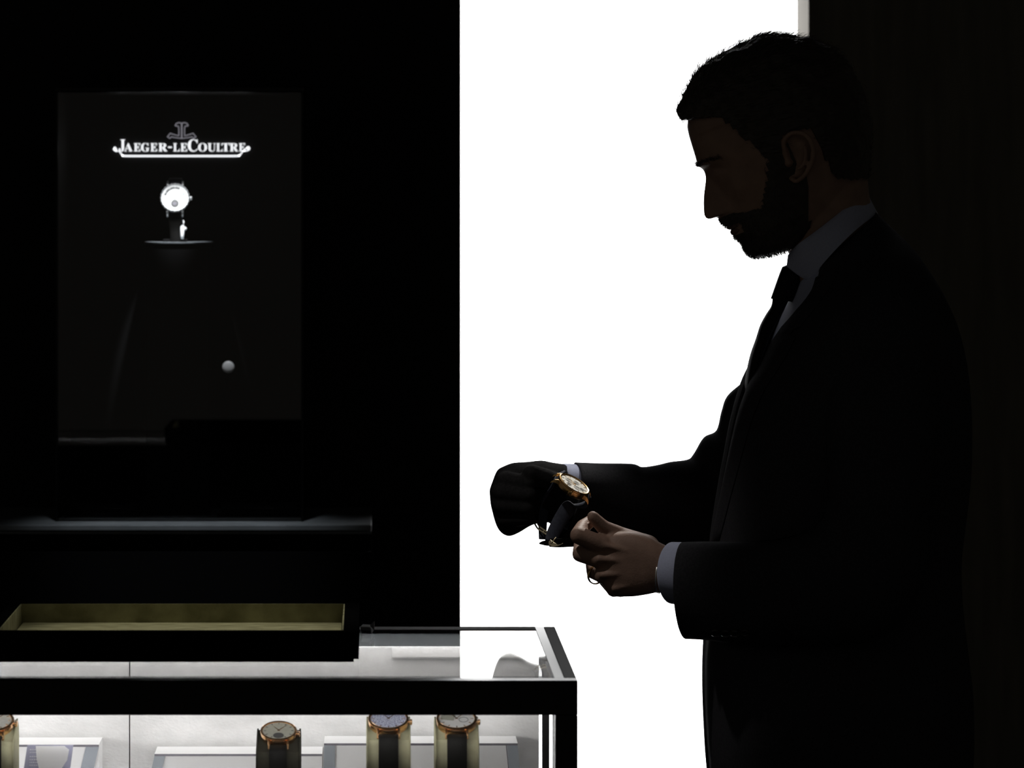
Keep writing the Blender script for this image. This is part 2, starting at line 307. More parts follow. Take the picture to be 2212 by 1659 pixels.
# low dark pads flanking the plinth
for nm, lab, x0, x1 in (('display_pad', 'low black display pad lying on the slate shelf left of the tall plinth', 105, 300),
                        ('display_pad', 'low black display pad lying on the slate shelf right of the tall plinth', 468, 690)):
    a = P(x0, 1105, 6.11); b = P(x1, 1105, 6.11)
    t = thing(nm, lab, 'display pad', ((a[0]+b[0])/2, 6.2, SZ), 'low pads on the slate shelf')
    if a[0] < vx0: a[0] = vx0+.006
    if b[0] > vx1: b[0] = vx1-.006
    obj('board', MB().box(a[0], b[0], 6.13, 6.29, SZ, SZ+.006), M['lacquer'], t, bevel=.001)
    obj('cushion', MB().box(a[0]+.006, b[0]-.006, 6.136, 6.284, SZ+.0062, SZ+.011), M['wall'], t, bevel=.003)

# plinth
pd = 6.165
px0, px1 = (315-CX)*pd/FP, (452-CX)*pd/FP
pt = CAMH-(523-CY)*pd/FP
pl = thing('plinth', 'tall narrow black plinth with a thin bright-edged top inside the showcase', 'plinth', ((px0+px1)/2, pd+.05, SZ))
obj('column', MB().box(px0, px1, pd, pd+.10, SZ, pt-.0088), M['lacquer'], pl, bevel=.001)
obj('top_plate', MB().box(px0-.003, px1+.003, pd-.003, pd+.103, pt-.0022, pt), M['slate'], pl, bevel=.0004)
obj('neck_plate', MB().box(px0, px1, pd, pd+.10, pt-.0086, pt-.0024), M['lacquer'], pl)

# ---------------------------------------------------------------- sign
sg = thing('brand_sign', 'white serif wordmark with a scrolled underline and double-letter emblem above, on the showcase back', 'sign', tuple(P(391, 320, 6.303)))
SD = 6.3055
def smap(x, y, z=0):                       # from the 6.703x enlargement
    p = P(230+x/6.703, 250+y/6.703, SD); p[1] = SD-z; return p
def poly_mesh(loops, fn, h):
    """filled letter with counters, extruded"""
    bm = bmesh.new(); es = []
    for l in loops:
        vs = [bm.verts.new(fn(x, y, 0)) for x, y in l]
        for i in range(len(vs)): es.append(bm.edges.new((vs[i], vs[(i+1) % len(vs)])))
    bmesh.ops.triangle_fill(bm, use_beauty=True, use_dissolve=False, edges=es, normal=(0, -1, 0))
    r = bmesh.ops.extrude_face_region(bm, geom=bm.faces[:])
    for e in r['geom']:
        if isinstance(e, bmesh.types.BMVert): e.co.y -= h
    return bm
lm = bpy.data.meshes.new('lettering'); big = bmesh.new()
LET = [('J', 178, 272, 345, 520), ('A', 258, 378, 396, 516), ('E', 398, 497, 399, 516), ('G', 503, 622, 396, 519), ('E', 638, 737, 399, 516), ('R', 753, 882, 399, 516),
       ('L', 968, 1062, 399, 516), ('E', 1073, 1172, 399, 516), ('C', 1180, 1322, 342, 520), ('O', 1330, 1455, 396, 519), ('U', 1468, 1582, 399, 519), ('L', 1592, 1684, 399, 516),
       ('T', 1668, 1788, 399, 516), ('R', 1786, 1908, 399, 516), ('E', 1918, 2012, 399, 516)]
for ch, x0, x1, y0, y1 in LET:
    bm = poly_mesh(GLYPHS[ch], lambda x, y, z: smap(x0+(x1-x0)*x/999, y1-(y1-y0)*y/999, z), .002)
    tmp = bpy.data.meshes.new('t'); bm.to_mesh(tmp); big.from_mesh(tmp); bm.free(); bpy.data.meshes.remove(tmp)
hy = [(893, 447), (947, 447), (947, 466), (893, 466)]
bm = poly_mesh([hy], smap, .002); tmp = bpy.data.meshes.new('t'); bm.to_mesh(tmp); big.from_mesh(tmp); bm.free()
big.to_mesh(lm); big.free()
link_mesh('lettering', lm, M['sign'], sg)
def stroke(mb, pts, widths):
    pts = np.array(catmull(pts, 8)); n = len(pts); ws = np.interp(np.linspace(0, 1, n), np.linspace(0, 1, len(widths)), widths)
    L, R = [], []
    for i in range(n):
        t = pts[min(i+1, n-1)]-pts[max(i-1, 0)]; t /= np.linalg.norm(t)+1e-9; nn = np.array((-t[1], t[0]))
        L.append(pts[i]+nn*ws[i]/2); R.append(pts[i]-nn*ws[i]/2)
    rings = [[smap(*L[i], 0), smap(*R[i], 0), smap(*R[i], .002), smap(*L[i], .002)] for i in range(n)]
    mb.loft(rings)
fl = MB()
stroke(fl, [(122, 470), (112, 487), (140, 511), (182, 514), (205, 540), (235, 573), (280, 583), (700, 584), (1400, 584), (1870, 583), (1925, 572), (1958, 540), (1975, 512), (2005, 482), (2040, 462)],
       [26, 30, 22, 10, 18, 24, 28, 28, 28, 28, 24, 18, 10, 12, 22])
stroke(fl, [(1975, 514), (2020, 510), (2062, 487), (2058, 460), (2035, 458)], [8, 16, 30, 34, 26])
stroke(fl, [(130, 500), (150, 492), (128, 462), (112, 462)], [16, 10, 22, 26])
obj('underline_scroll', fl, M['sign'], sg)
em = MB()
half = [(1093, 112), (1112, 102), (1138, 102), (1166, 112), (1184, 143), (1172, 147), (1140, 152), (1131, 180), (1131, 290), (1165, 284), (1255, 255), (1295, 306), (1262, 328), (1240, 306), (1180, 318), (1093, 329)]
for sgn in (1, -1):
    pp = [(1090+sgn*(x-1090), y) for x, y in half]+[(1090+sgn*3, 112)]
    for a, b in zip(pp[:-1], pp[1:]):
        a, b = np.array(a, float), np.array(b, float); t = (b-a)/np.linalg.norm(b-a); nn = np.array((-t[1], t[0]))*6.0; a2, b2 = a-t*4, b+t*4
        z0 = .0002*random.random()
        em.add([smap(*q, h) for h in (0, .0015+z0) for q in (a2+nn, a2-nn, b2-nn, b2+nn)], [(4,5,6,7),(0,3,2,1),(0,1,5,4),(1,2,6,5),(2,3,7,6),(3,0,4,7)])
obj('emblem', em, M['emblem'], sg)

# ---------------------------------------------------------------- watches
def circ(r, z, n=32, cx=0, cy=0, a0=0, a1=2*math.pi, full=True):
    return [(cx+r*math.cos(a), cy+r*math.sin(a), z) for a in np.linspace(a0, a1, n, endpoint=not full)]
def disc(mb, cx, cy, r, z, h=.0002, n=28):
    return mb.loft([circ(r, z, n, cx, cy), circ(r, z+h, n, cx, cy)])
def arc_band(mb, cx, cy, r0, r1, a0, a1, z, h=.0002, n=20):
    o = circ(r1, 0, n, cx, cy, a0, a1, False); i = circ(r0, 0, n, cx, cy, a0, a1, False)
    rings = [[(*o[k][:2], z), (*i[k][:2], z), (*i[k][:2], z+h), (*o[k][:2], z+h)] for k in range(n)]
    return mb.loft(rings)
def make_watch(label, R, metal, dial, matrix, group=None, style='plain', crown_side=1, scallop=False, h=.0085):
    """local axes: dial faces +Z, twelve o'clock +Y, crown +X; dial surface at z=0"""
    t = thing('wristwatch', label, 'watch', group=group, matrix=matrix, world=False)
    seg = 64
    c = MB(); c.lathe([(R*.80, -h), (R*.93, -h), (R*.98, -h*.86), (R*1.0, -h*.75), (R*1.0, -h*.25), (R*.985, -h*.16), (R*.95, -h*.12), (R*.5, -h*.12)], seg)
    obj('case', c, metal, t, smooth=True, sharp=30)
    b = MB()
    prof = [(R*.90, -.0009), (R*.985, -h*.11), (R*1.03, -h*.05), (R*1.02, .0006), (R*.96, .0013), (R*.905, .0009), (R*.885, .0001), (R*.88, -.0009)]
    rings = [[(r*(1+(.02*math.cos(24*a) if scallop else 0))*math.cos(a), r*(1+(.02*math.cos(24*a) if scallop else 0))*math.sin(a), z) for a in np.linspace(0, 2*math.pi, 144, endpoint=False)] for r, z in prof]
    rings.append(rings[0]); b.loft(rings, False, False)
    obj('bezel', b, metal, t, smooth=True, sharp=40)
    d = MB(); d.loft([circ(R*.895, -.0008, 48), circ(R*.895, 0, 48)]); dl = obj('dial', d, dial, t)
    mk = MB()
    for k in range(12):
        a = math.pi/6*k; ca, sa = math.cos(a), math.sin(a); r0, r1 = R*.70, R*.84; hw = .00035
        vs = [(ca*r-sa*s_*hw, sa*r+ca*s_*hw, z) for z in (.0, .0003) for r, s_ in ((r0, -1), (r1, -1), (r1, 1), (r0, 1))]
        mk.add(vs, [(4,5,6,7),(0,3,2,1),(0,1,5,4),(1,2,6,5),(2,3,7,6),(3,0,4,7)])
    obj('hour_markers', mk, metal if style != 'grey' else M['ink'], dl)
    if style in ('plain', 'grey'):
        s = MB(); disc(s, 0, -R*.50, R*.30, .00005, .0001); sub = obj('small_seconds', s, M['ink'] if style == 'grey' else M['greydial'], dl)
    if style == 'hero':
        s = MB()
        for cx, cy, rr in ((-.30, -.25, .24), (.1, .42, .22), (-.42, .30, .17), (-.1, -.55, .15), (.35, -.1, .2)):
            for q in (1, .7, .4): arc_band(s, cx*R, cy*R, R*rr*q-.00035, R*rr*q, 0, 2*math.pi, .00005, .0001, 32)
        obj('engraving', s, M['ink'], dl)
    if style == 'tourbillon':
        s = MB(); disc(s, .0, -R*.42, R*.29, .00005, .0002); obj('tourbillon_opening', s, M['ink'], dl)
        s = MB(); disc(s, -.0004, -R*.44, R*.13, .0003, .0004); s.box(-R*.22, R*.22, -R*.445, -R*.40, .0003, .0006); obj('tourbillon_cage', s, M['darkedge'], dl)
        s = MB(); arc_band(s, 0, 0, R*.62, R*.80, math.radians(62), math.radians(168), .00005, .0002); s.add([(-.42*R, .10*R, .0003), (-.22*R, .22*R, .0003), (-.28*R, .10*R, .0003), (-.42*R, .06*R, .0003)], [(0, 3, 2, 1)])
        obj('dark_arc', s, M['ink'], dl)
        s = MB(); s.box(R*.50, R*.60, -R*.25, -R*.12, .0001, .0003); obj('red_mark', s, M['red'], dl)
        s = MB(); s.box(R*.50, R*.70, R*.16, R*.34, .0001, .0003); obj('green_mark', s, M['green'], dl)
    if style == 'patch':
        s = MB(); s.add([(-.8*R, -.1*R, .0002), (-.15*R, -.2*R, .0002), (-.05*R, .25*R, .0002), (-.3*R, .7*R, .0002), (-.75*R, .3*R, .0002)], [(0, 1, 2, 3, 4)])
        obj('grey_sector', s, M['greydial'], dl)
        s = MB(); arc_band(s, R*.35, -R*.1, R*.22, R*.24, 0, 2*math.pi, .0001); obj('subdial_ring', s, M['ink'], dl)
    hd = MB()
    for a, L in ((math.radians(125), .50), (math.radians(50), .72)):
        ca, sa = math.cos(a), math.sin(a); hw = .0004
        hd.add([(ca*r-sa*s_*hw, sa*r+ca*s_*hw, z) for z in (.0006, .0009) for r, s_ in ((-R*.1, -1), (R*L, -.3), (R*L, .3), (-R*.1, 1))], [(4,5,6,7),(0,3,2,1),(0,1,5,4),(1,2,6,5),(2,3,7,6),(3,0,4,7)])
    obj('hands', hd, metal, dl)
    cr = MB(); n = 20
    rings = []
    for x, r in ((R*.98, .0012), (R*1.04, .0012), (R*1.05, .0027), (R*1.17, .0029), (R*1.20, .0018)):
        rings.append([(crown_side*x, r*math.cos(a)*(1+.08*(k % 2)), -h*.45+r*math.sin(a)*(1+.08*(k % 2))) for k, a in enumerate(np.linspace(0, 2*math.pi, n, endpoint=False))])
    cr.loft(rings); obj('crown', cr, metal, t)
    lw = .0105*R/.02
    for sx in (-1, 1):
        for sy in (-1, 1):
            l = MB(); rings = []
            for y, z, hz, hx in ((.80, -h*.42, h*.30, .0016), (1.0, -h*.42, h*.28, .0016), (1.16, -h*.60, h*.22, .0014), (1.28, -h*.95, h*.12, .0011), (1.30, -h*1.08, h*.05, .0008)):
                cx = sx*lw
                rings.append([(cx+hx*p, sy*y*R, z+hz*q) for p, q in ((-1, -1), (-.6, 1), (.6, 1), (1, -1))])
            l.loft(rings); obj('lug', l, metal, t, bevel=.0004)
    return t

def basis(loc, xd, yd, zd):
    m = Matrix.Identity(4)
    for i, d in enumerate((xd, yd, zd)):
        for k in range(3): m[k][i] = d[k]
    m.translation = Vector(loc); return m

# the lit watch on the plinth
tq = math.radians(14)
vw_loc = P(378, 427, 6.19)
vw = make_watch('white-faced steel watch with scalloped bezel spotlit on the plinth in the showcase', .0212, M['steel'], M['whitedial'],
    basis(vw_loc, (1, 0, 0), (0, math.sin(tq), math.cos(tq)), (0, -math.cos(tq), math.sin(tq))), style='tourbillon', scallop=True)
R = .0212
vs = MB(); pts = [(0, R*1.15, -.006), (0, R*1.35, -.008), (0, R*1.5, -.016), (0, R*1.3, -.032), (0, 0, -.045), (0, -R*1.5, -.040)]
pts = catmull(pts, 6); vs.ribbon(pts, [(1, 0, 0)]*len(pts), .0098, .003)
obj('strap', vs, M['bluestrap'], vw, smooth=True)
vs = MB(); pts = catmull([(0, -R*1.15, -.006), (0, -R*1.5, -.012), (0.002, -R*2.2, -.016), (0.003, -R*3.2, -.012), (.004, -R*3.9, -.016)], 6)
vs.ribbon(pts, [(1, 0, .0)]*len(pts), .0095, .003)
obj('strap', vs, M['leather'], vw, smooth=True)
bk = MB()
bk.tube([(.0125, -.0335, -.004), (.0135, -.036, -.003), (.013, -.040, -.002)], [.0006, .0009, .0006], 8)
bk.tube([(.0125, -.041, -.003), (.012, -.044, -.001), (.0117, -.050, -.001), (.0115, -.058, -.001), (.0115, -.0625, -.002)], [.0008, .0031, .0032, .0026, .0018], 10)
bk.ball((.0155, -.047, -.001), .0026)
obj('buckle', bk, M['palesteel'], vw, smooth=True)
# stand post that carries it
ps = thing('watch_stand', 'slim black post and cradle carrying the spotlit watch above the plinth top', 'watch stand', (vw_loc[0], 6.215, pt))
obj('foot', MB().box(vw_loc[0]-.018, vw_loc[0]+.018, 6.195, 6.235, pt, pt+.004), M['lacquer'], ps, bevel=.001)
obj('post', MB().tube([(vw_loc[0], 6.222, pt+.0035), (vw_loc[0], 6.222, vw_loc[2]-.02)], .004, 12), M['lacquer'], ps, smooth=True)
obj('cradle', MB().ball((vw_loc[0], 6.218, vw_loc[2]-.008), .016, sc=(.6, .9, 1.1)), M['lacquer'], ps, smooth=True)

# ---------------------------------------------------------------- counter
DF, DB, ZT = 3.956, 4.449, 1.1184
X1 = .1970; XLc = -1.30; XI = X1-.0212
ct = thing('display_counter', 'waist-high glass display counter with a gloss black frame and lit white interior', 'display case', (-.5, 4.2, 0))
ZR = 1.0855
obj('base_cabinet', MB().box(XLc, X1, DF+.01, DB-.002, 0, .90), M['lacquer'], ct)
obj('plinth_floor', MB().box(XLc, X1-.022, DF+.02, DB-.03, .9005, .912), M['white'], ct)
obj('front_rail', MB().box(XLc, X1, DF, DF+.0212, ZR, ZT), M['gloss'], ct, bevel=.0008)
obj('side_rail', MB().box(XI+.0092, X1, DF+.0214, DB, ZR, ZT), M['satin'], ct, bevel=.0008)
obj('edge_strip', MB().box(XI, XI+.009, DF+.0214, DB, ZR, ZT), M['gloss'], ct)
obj('back_rail', MB().box(XLc, XI-.0002, DB-.030, DB, ZT-.0022, ZT), M['lacquer'], ct)
obj('rear_light_stop', MB().box(XLc, .1750, 4.4345, DB-.001, .9005, ZT-.0024), M['lacquer'], ct)  # unseen board added to stop interior light leaking out behind
obj('corner_post', MB().box(XI, X1, DF, DF+.0212, .9005, ZR-.0002), M['gloss'], ct, bevel=.0008)
obj('back_post', MB().box(.1832, .1902, DB-.02, DB, .9005, ZR-.0002), M['gloss'], ct)
obj('glass_top', MB().box(XLc, XI-.0004, DF+.0216, DB-.0304, ZT-.0066, ZT-.0006), M['topglass'], ct)
obj('glass_front', MB().box(XLc, XI-.0004, DF+.004, DF+.010, .9125, ZR-.0003), M['glass'], ct)
obj('glass_side', MB().box(X1-.0036, X1-.0006, DF+.0216, DB-.0204, .9125, ZR-.0003), M['glass'], ct)
xj = (280-CX)*4.425/FP; xr = (1164-CX)*4.425/FP
for a, b in ((XLc, xj-.0006), (xj+.0006, xr)):
    obj('back_panel', MB().box(a, b, 4.425, 4.433, .9125, 1.0955), M['nubuck'], ct, bevel=.0006)
obj('light_bar', MB().box(XLc, xr, 4.400, 4.4245, 1.0972, 1.1108), M['alu'], ct, bevel=.0008)
xs0 = (846-CX)*4.42/FP
obj('back_tile', MB().box(xs0, xr-.002, 4.4205, 4.4248, 1.0835, 1.0955), M['nubuck'], ct, bevel=.0005)
obj('glow_strip', MB().box(XLc+.02, XI-.005, DF+.0225, DF+.0265, ZR+.0115, ZR+.0175), M['led'], ct)
obj('glow_strip', MB().box(XLc+.02, xr-.004, 4.401, 4.4190, 1.0962, 1.0971), M['fillglow'], ct)  # soft glow added to brighten the upper back panel
obj('light_blocker_hood', MB().box(XLc+.01, XI-.003, DF+.0214, DF+.112, ZR+.0178, ZR+.0188), M['gloss'], ct)  # unseen plate added to keep the front strip out of the vitrine glass
obj('light_blocker_lip', MB().box(XLc+.01, XI-.003, DF+.0214, DF+.0545, ZR+.0002, ZR+.0014), M['gloss'], ct)  # unseen lip added to shade the lower part of the watch holders

# white display risers in front of the back panel
def riser(label, x0, x1, ytop, trims, d0=4.36, d1=4.418):
    a = P(x0, ytop, d0); b = P(x1, ytop, d0); z1 = a[2]; z0 = .9125
    t = thing('display_riser', label, 'display riser', ((a[0]+b[0])/2, (d0+d1)/2, z0), 'white risers in the counter')
    obj('block', MB().box(a[0], b[0], d0, d1, z0, z1), M['white'], t)
    obj('top_edge', MB().box(a[0], b[0], d0-.0012, d0-.0001, z1-.0021, z1), M['darkedge'], t)
    for (tx0, tx1, slope, m) in trims:
        p = [P(x, y, d0) for x, y in ((tx0, ytop+4.5), (tx1, ytop+4.5), (tx1+slope*120, ytop+124), (tx0+slope*120, ytop+124))]
        vs = [q-np.array((0, h, 0)) for h in (.0002, .0016) for q in p]
        obj('side_trim', MB().add(vs, [(0,3,2,1),(4,5,6,7),(0,1,5,4),(1,2,6,5),(2,3,7,6),(3,0,4,7)]), m, t)
    return t
riser('low white riser with dark top edge behind the watch with the grey dial', 334, 696, 1628, [(334, 357, -.23, M['greymetal'])])
riser('wide white riser with dark top edge behind the two cream watch holders', 700, 1118, 1605, [(700, 724, -.02, M['greymetal']), (1095, 1118, .10, M['greymetal']), (1092.5, 1094.5, .10, M['darkedge'])])
riser('small white riser with a slanting grey end near the left edge, behind the info card', -160, 214, 1608, [(186, 214, -.24, M['greymetal'])])

# info card
cb = P(106, 1608, 4.22); zc0 = .9125
cd = thing('info_card', 'slate violet info card with glare painted white in its centre, leaning near the left edge', 'card', (cb[0], 4.22, zc0))
def cmap(px, py, off=0):
    p = P(px, py, 4.22); return np.array((p[0], 4.22+(p[2]-cb[2])*.12*-1-off, p[2]))
zq = CY+(CAMH-zc0)*FP/4.22
sl = .16
def quad_slab(name, x0, x1, y0, y1, off, th, m):
    q = [(x0-(y0-1608)*sl, y0), (x1-(y0-1608)*sl*.9, y0), (x1-(y1-1608)*sl*.9, y1), (x0-(y1-1608)*sl, y1)]
    mb = MB().add([cmap(*p, off) for p in q]+[cmap(*p, off+th) for p in q], [(0,3,2,1),(4,5,6,7),(0,1,5,4),(1,2,6,5),(2,3,7,6),(3,0,4,7)])
    return obj(name, mb, m, cd)
quad_slab('backing', 60, 159, 1608, zq-2, 0, .003, M['card'])
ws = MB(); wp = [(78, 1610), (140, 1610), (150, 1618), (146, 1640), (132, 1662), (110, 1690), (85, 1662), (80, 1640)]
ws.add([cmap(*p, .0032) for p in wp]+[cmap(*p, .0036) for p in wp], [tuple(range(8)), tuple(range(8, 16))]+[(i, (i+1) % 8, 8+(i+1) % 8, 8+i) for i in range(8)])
obj('painted_glare', ws, M['cardwhite'], cd)  # lamp glare on the card, painted as a white patch
tx = MB()
for r, y in enumerate((1617, 1623, 1632, 1639, 1645, 1651)):
    x = 66-(y-1608)*.05
    while x < 84-(y-1608)*.1+(6 if r > 2 else 0):
        L = random.uniform(1.5, 4)
        q = [(x, y), (x+L, y), (x+L, y+1.6), (x, y+1.6)]; tx.add([cmap(*p, .0041) for p in q], [(0, 1, 2, 3)]); x += L+1.4
obj('small_print', tx, M['cardwhite'], cd)

# ---------------------------------------------------------------- watches on holders inside the counter
def holder(label, x, z, d, cush, half, tilt, group='watch holders in the counter'):
    t = thing('watch_holder', label, 'watch holder', (x, d, .9125), group)
    ct_, st_ = math.cos(tilt), math.sin(tilt)
    # profile in (y, z) relative to the watch centre
    prof = [(-.0225, .9125-z), (-.0265, -.035), (-.0262, -.025), (-.0225, -.0185), (-.012, -.0150), (0, -.0105), (.012, -.0055), (.022, -.002), (.030, -.006), (.034, -.018), (.034, .9125-z)]
    c = MB(); fr_ = []
    for s_ in (-1, -.94, .94, 1):
        k = 0 if abs(s_) < 1 else .0016
        fr_.append([(x+s_*half, d+(y*(1-k*20) if abs(s_) == 1 else y), z+zz-(k if zz > .9125-z+.01 else 0)) for y, zz in prof])
    c.loft(fr_); obj('cushion', c, cush, t, smooth=True, sharp=35)
    for s_ in (-1, 1):
        pts = [(x+s_*half*.955, d+y-.0006 if y < .02 else d+y, z+zz+.0008) for y, zz in prof[:8]]
        obj('piping', MB().tube(pts, .0009, 8), cush, t, smooth=True)
    obj('foot', MB().box(x-half*1.08, x+half*1.08, d-.029, d+.036, .9122, .9175), M['white'], t, bevel=.002)
    return t
def case_watch(label, hlabel, px, py, d, R, metal, dial, style, cush, half, tilt):
    c = P(px, py, d); tl = math.radians(tilt)
    n_ = Vector((0, -math.sin(tl), math.cos(tl))); y_ = Vector((0, math.cos(tl), math.sin(tl)))
    w_ = make_watch(label, R, metal, dial, basis(c, (1, 0, 0), y_, n_), 'watches on holders in the counter', style)
    pts = catmull([(0, -R*1.08, -.0060), (0, -R*1.22, -.0072), (0, -R*1.42, -.012), (0, -R*1.50, -.022), (0, -R*1.22, -.045), (0, -R*.78, -.100)], 6)
    # keep the strap in front of the cushion: drop straight down in world space
    loc = []
    yd = -(.0300); 
    for yy, zz in catmull([(-R*1.08*math.cos(tl)-.0060*math.sin(tl)*0, -R*1.08*math.sin(tl)-.0055), (-.0262, -.0165), (-.0290, -.022), (-.0298, -.032), (-.0285, -.055), (-.0268, .9185-c[2])], 6):
        v = Vector((0, yy, zz)); loc.append((0, v.dot(y_), v.dot(n_)))
    s = MB(); s.ribbon(loc, [(1, 0, 0)]*len(loc), .0098*R/.02, .0028); obj('strap', s, M['leather'], w_, smooth=True)
    loc = []
    for yy, zz in catmull([(R*1.08*math.cos(tl), R*1.08*math.sin(tl)-.0055), (.030, -.0035), (.0365, -.012), (.0372, -.03), (.0372, .9185-c[2])], 6):
        v = Vector((0, yy, zz)); loc.append((0, v.dot(y_), v.dot(n_)))
    s = MB(); s.ribbon(loc, [(1, 0, 0)]*len(loc), .0098*R/.02, .0026); obj('strap', s, M['leather'], w_, smooth=True)
    holder(hlabel, c[0], c[2], d, cush, half, tl)
    return w_
case_watch('rose gold watch with a grey dial and small dark subdial on the dark holder', 'dark velvet watch holder under the grey-dialled watch', 602, 1578, 4.20, .0180, M['gold'], M['greydial'], 'grey', M['darkcush'], .0224, 24)
case_watch('rose gold watch with a speckled blue dial, on the cream holder under the counter rail', 'cream olive watch holder under the watch with the speckled blue dial', 839, 1552, 4.18, .0200, M['gold'], M['bluedial'], 'none', M['cream'], .0222, 24)
case_watch('rose gold watch with a white dial and grey sector, nearest the counter corner', 'cream olive watch holder nearest the counter corner, under the white-dialled watch', 986, 1552, 4.18, .0200, M['gold'], M['whitedial'], 'patch', M['cream'], .0222, 24)
case_watch('rose gold watch with a pale dial cut by the left edge of the photo', 'watch holder cut by the left edge of the photo', -12, 1556, 4.18, .0195, M['gold'], M['silverdial'], 'plain', M['cream'], .0222, 24)

# ---------------------------------------------------------------- tray on the counter
ZG = ZT-.0006
ty0, ty1 = 4.113, 4.402; tx0, tx1 = -.3805, -.0114; th = .0308
tr = thing('presentation_tray', 'shallow black tray lined with olive suede lying on the counter top', 'tray', ((tx0+tx1)/2, (ty0+ty1)/2, ZG))
b = MB(); wl = .0152
b.box(tx0, tx1, ty0, ty0+.012, ZG+.0035, ZG+th); b.box(tx0, tx1, ty1-.008, ty1, ZG+.0035, ZG+th)
b.box(tx0, tx0+.0115, ty0+.012, ty1-.008, ZG+.0035, ZG+th); b.box(tx1-wl, tx1, ty0+.012, ty1-.008, ZG+.0035, ZG+th)
obj('frame', b, M['traymat'], tr)
obj('bottom', MB().box(tx0+.004, tx1-.005, ty0+.004, ty1-.004, ZG+.0002, ZG+.0060), M['lacquer'], tr)
i0, i1, j0, j1 = tx0+.0117, tx1-wl-.0002, ty0+.0122, ty1-.0082
obj('floor_lining', MB().box(i0+.002, i1-.003, j0, j1-.002, ZG+.0065, ZG+.0110), M['trayline'], tr, bevel=.0015)
lb = MB(); zt = ZG+th-.0003
lb.box(i0, i1, j1-.0012, j1, ZG+.0062, zt); lb.box(i0, i0+.0012, j0, j1-.0013, ZG+.0062, zt); lb.box(i1-.0014, i1, j0, j1-.0013, ZG+.0062, zt)
obj('side_lining', lb, M['trayline'], tr)

# low dark shape with one pale corner, behind the tray corner
c0 = P(752, 1362, 4.395); 
cl = thing('dark_shape', 'small dark low shape with one pale corner on the counter beside the tray', 'cloth', (.0, 4.39, ZG))
def cp(x, y, dx=0): return P(x, y, 4.392+dx)
zc = ZG+.0004
pr = [(-.010, 4.378), (.001, 4.375), (.0035, 4.400), (-.008, 4.403)]
cm = MB(); 
cm.loft([[(x, y, zc) for x, y in pr], [(x*1.0, y, zc+.004) for x, y in pr], [(x-.001, y+.002, zc+.0075) for x, y in pr]]); obj('dark_body', cm, M['darkmatt'], cl, bevel=.0015)
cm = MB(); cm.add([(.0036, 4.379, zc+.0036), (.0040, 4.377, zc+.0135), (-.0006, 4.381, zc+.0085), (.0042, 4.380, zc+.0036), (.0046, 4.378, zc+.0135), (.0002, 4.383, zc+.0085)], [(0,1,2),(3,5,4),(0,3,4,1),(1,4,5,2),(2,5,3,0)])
obj('corner', cm, M['palecorner'], cl)

# ---------------------------------------------------------------- the man
DM = 4.737
man_base = (.53, DM, 0.0)
man = thing('person', 'bearded man in black suit and tie, in profile, looking down at a gold watch', 'person', man_base)

# head: local axes v (up the face) and f (forwards), pixels about HO
HO = np.array((1650., 330.)); UU = np.array((-.388, -.922)); FW = np.array((-.922, .388))
def H(v, f, y):
    p = HO+UU*v+FW*f; return P(p[0], p[1], DM)+np.array((0, y, 0))
def loc(pts):
    out = []
    for p in pts:
        q = np.array(p, float)-HO; out.append((q@UU, q@FW))
    return np.array(out)
face_px = [(1487,257),(1485,275),(1490,297),(1499.5,328),(1507,353),(1513,361),(1519.8,366),(1524,377.7),(1524.6,388),(1522,405),(1520,424),(1519.3,438.5),(1520,456),(1522,468),(1530,474.5),
           (1538,472),(1546,467.5),(1550.5,466.5),(1552,473),(1561,483),(1568,489),(1575,492.3),(1580.5,493),(1580.5,500),(1584,509),(1593,515),(1600,520),(1605,527),(1606.5,533),(1609,540),(1617,548.5),(1627,553.5),(1638,554.5)]
fl_ = loc(face_px)
for i in range(1, len(fl_)):                      # keep the profile single-valued going down
    if fl_[i, 0] >= fl_[i-1, 0]-.6: fl_[i, 0] = fl_[i-1, 0]-.6
FV, FF = fl_[::-1, 0], fl_[::-1, 1]
sk_v = np.array([FV[-1], 157, 168, 197, 211, 219, 223]); sk_f = np.array([FF[-1], 112, 103, 76, 50, 12, -40])
fr_v = np.concatenate((np.array([-216, -211]), FV, sk_v[1:])); fr_f = np.concatenate((np.array([20, 60]), FF, sk_f[1:]))
base_v = np.array([-216, -211, -205, -190, -160, -120, -80, -40, 0, 24, 45, 62, 115, 131, 157, 168, 197, 211, 219, 223.])
base_f = np.array([18, 50, 78, 98, 106, 112, 116, 120, 127, 135, 138, 137, 130, 121, 112, 103, 76, 50, 12, -40.])
back_v = np.array([-216, -200, -168, -100, -40, 27, 98, 154, 175, 190, 205, 215, 223.])
back_f = np.array([-40, -90, -140, -200, -228, -238, -236, -210, -184, -160, -135, -105, -60.])
wid_v = np.array([-216, -211, -200, -180, -150, -100, -40, 30, 100, 150, 185, 205, 216, 223.])
wid_f = np.array([35, 55, 76, 94, 110, 124, 137, 142, 143, 132, 104, 76, 44, 8.])/1900
sig_v = np.array([-216, -190, -160, -130, -110, -88, -78, -60, -20, 5, 30, 60, 240.])
sig_f = np.array([.03, .022, .020, .020, .022, .018, .0150, .0120, .0085, .009, .03, .05, .06])
NS = 145
ss = np.linspace(-1, 1, NS)[:-1]
TH = np.pi*np.sign(ss)*np.abs(ss)**1.6
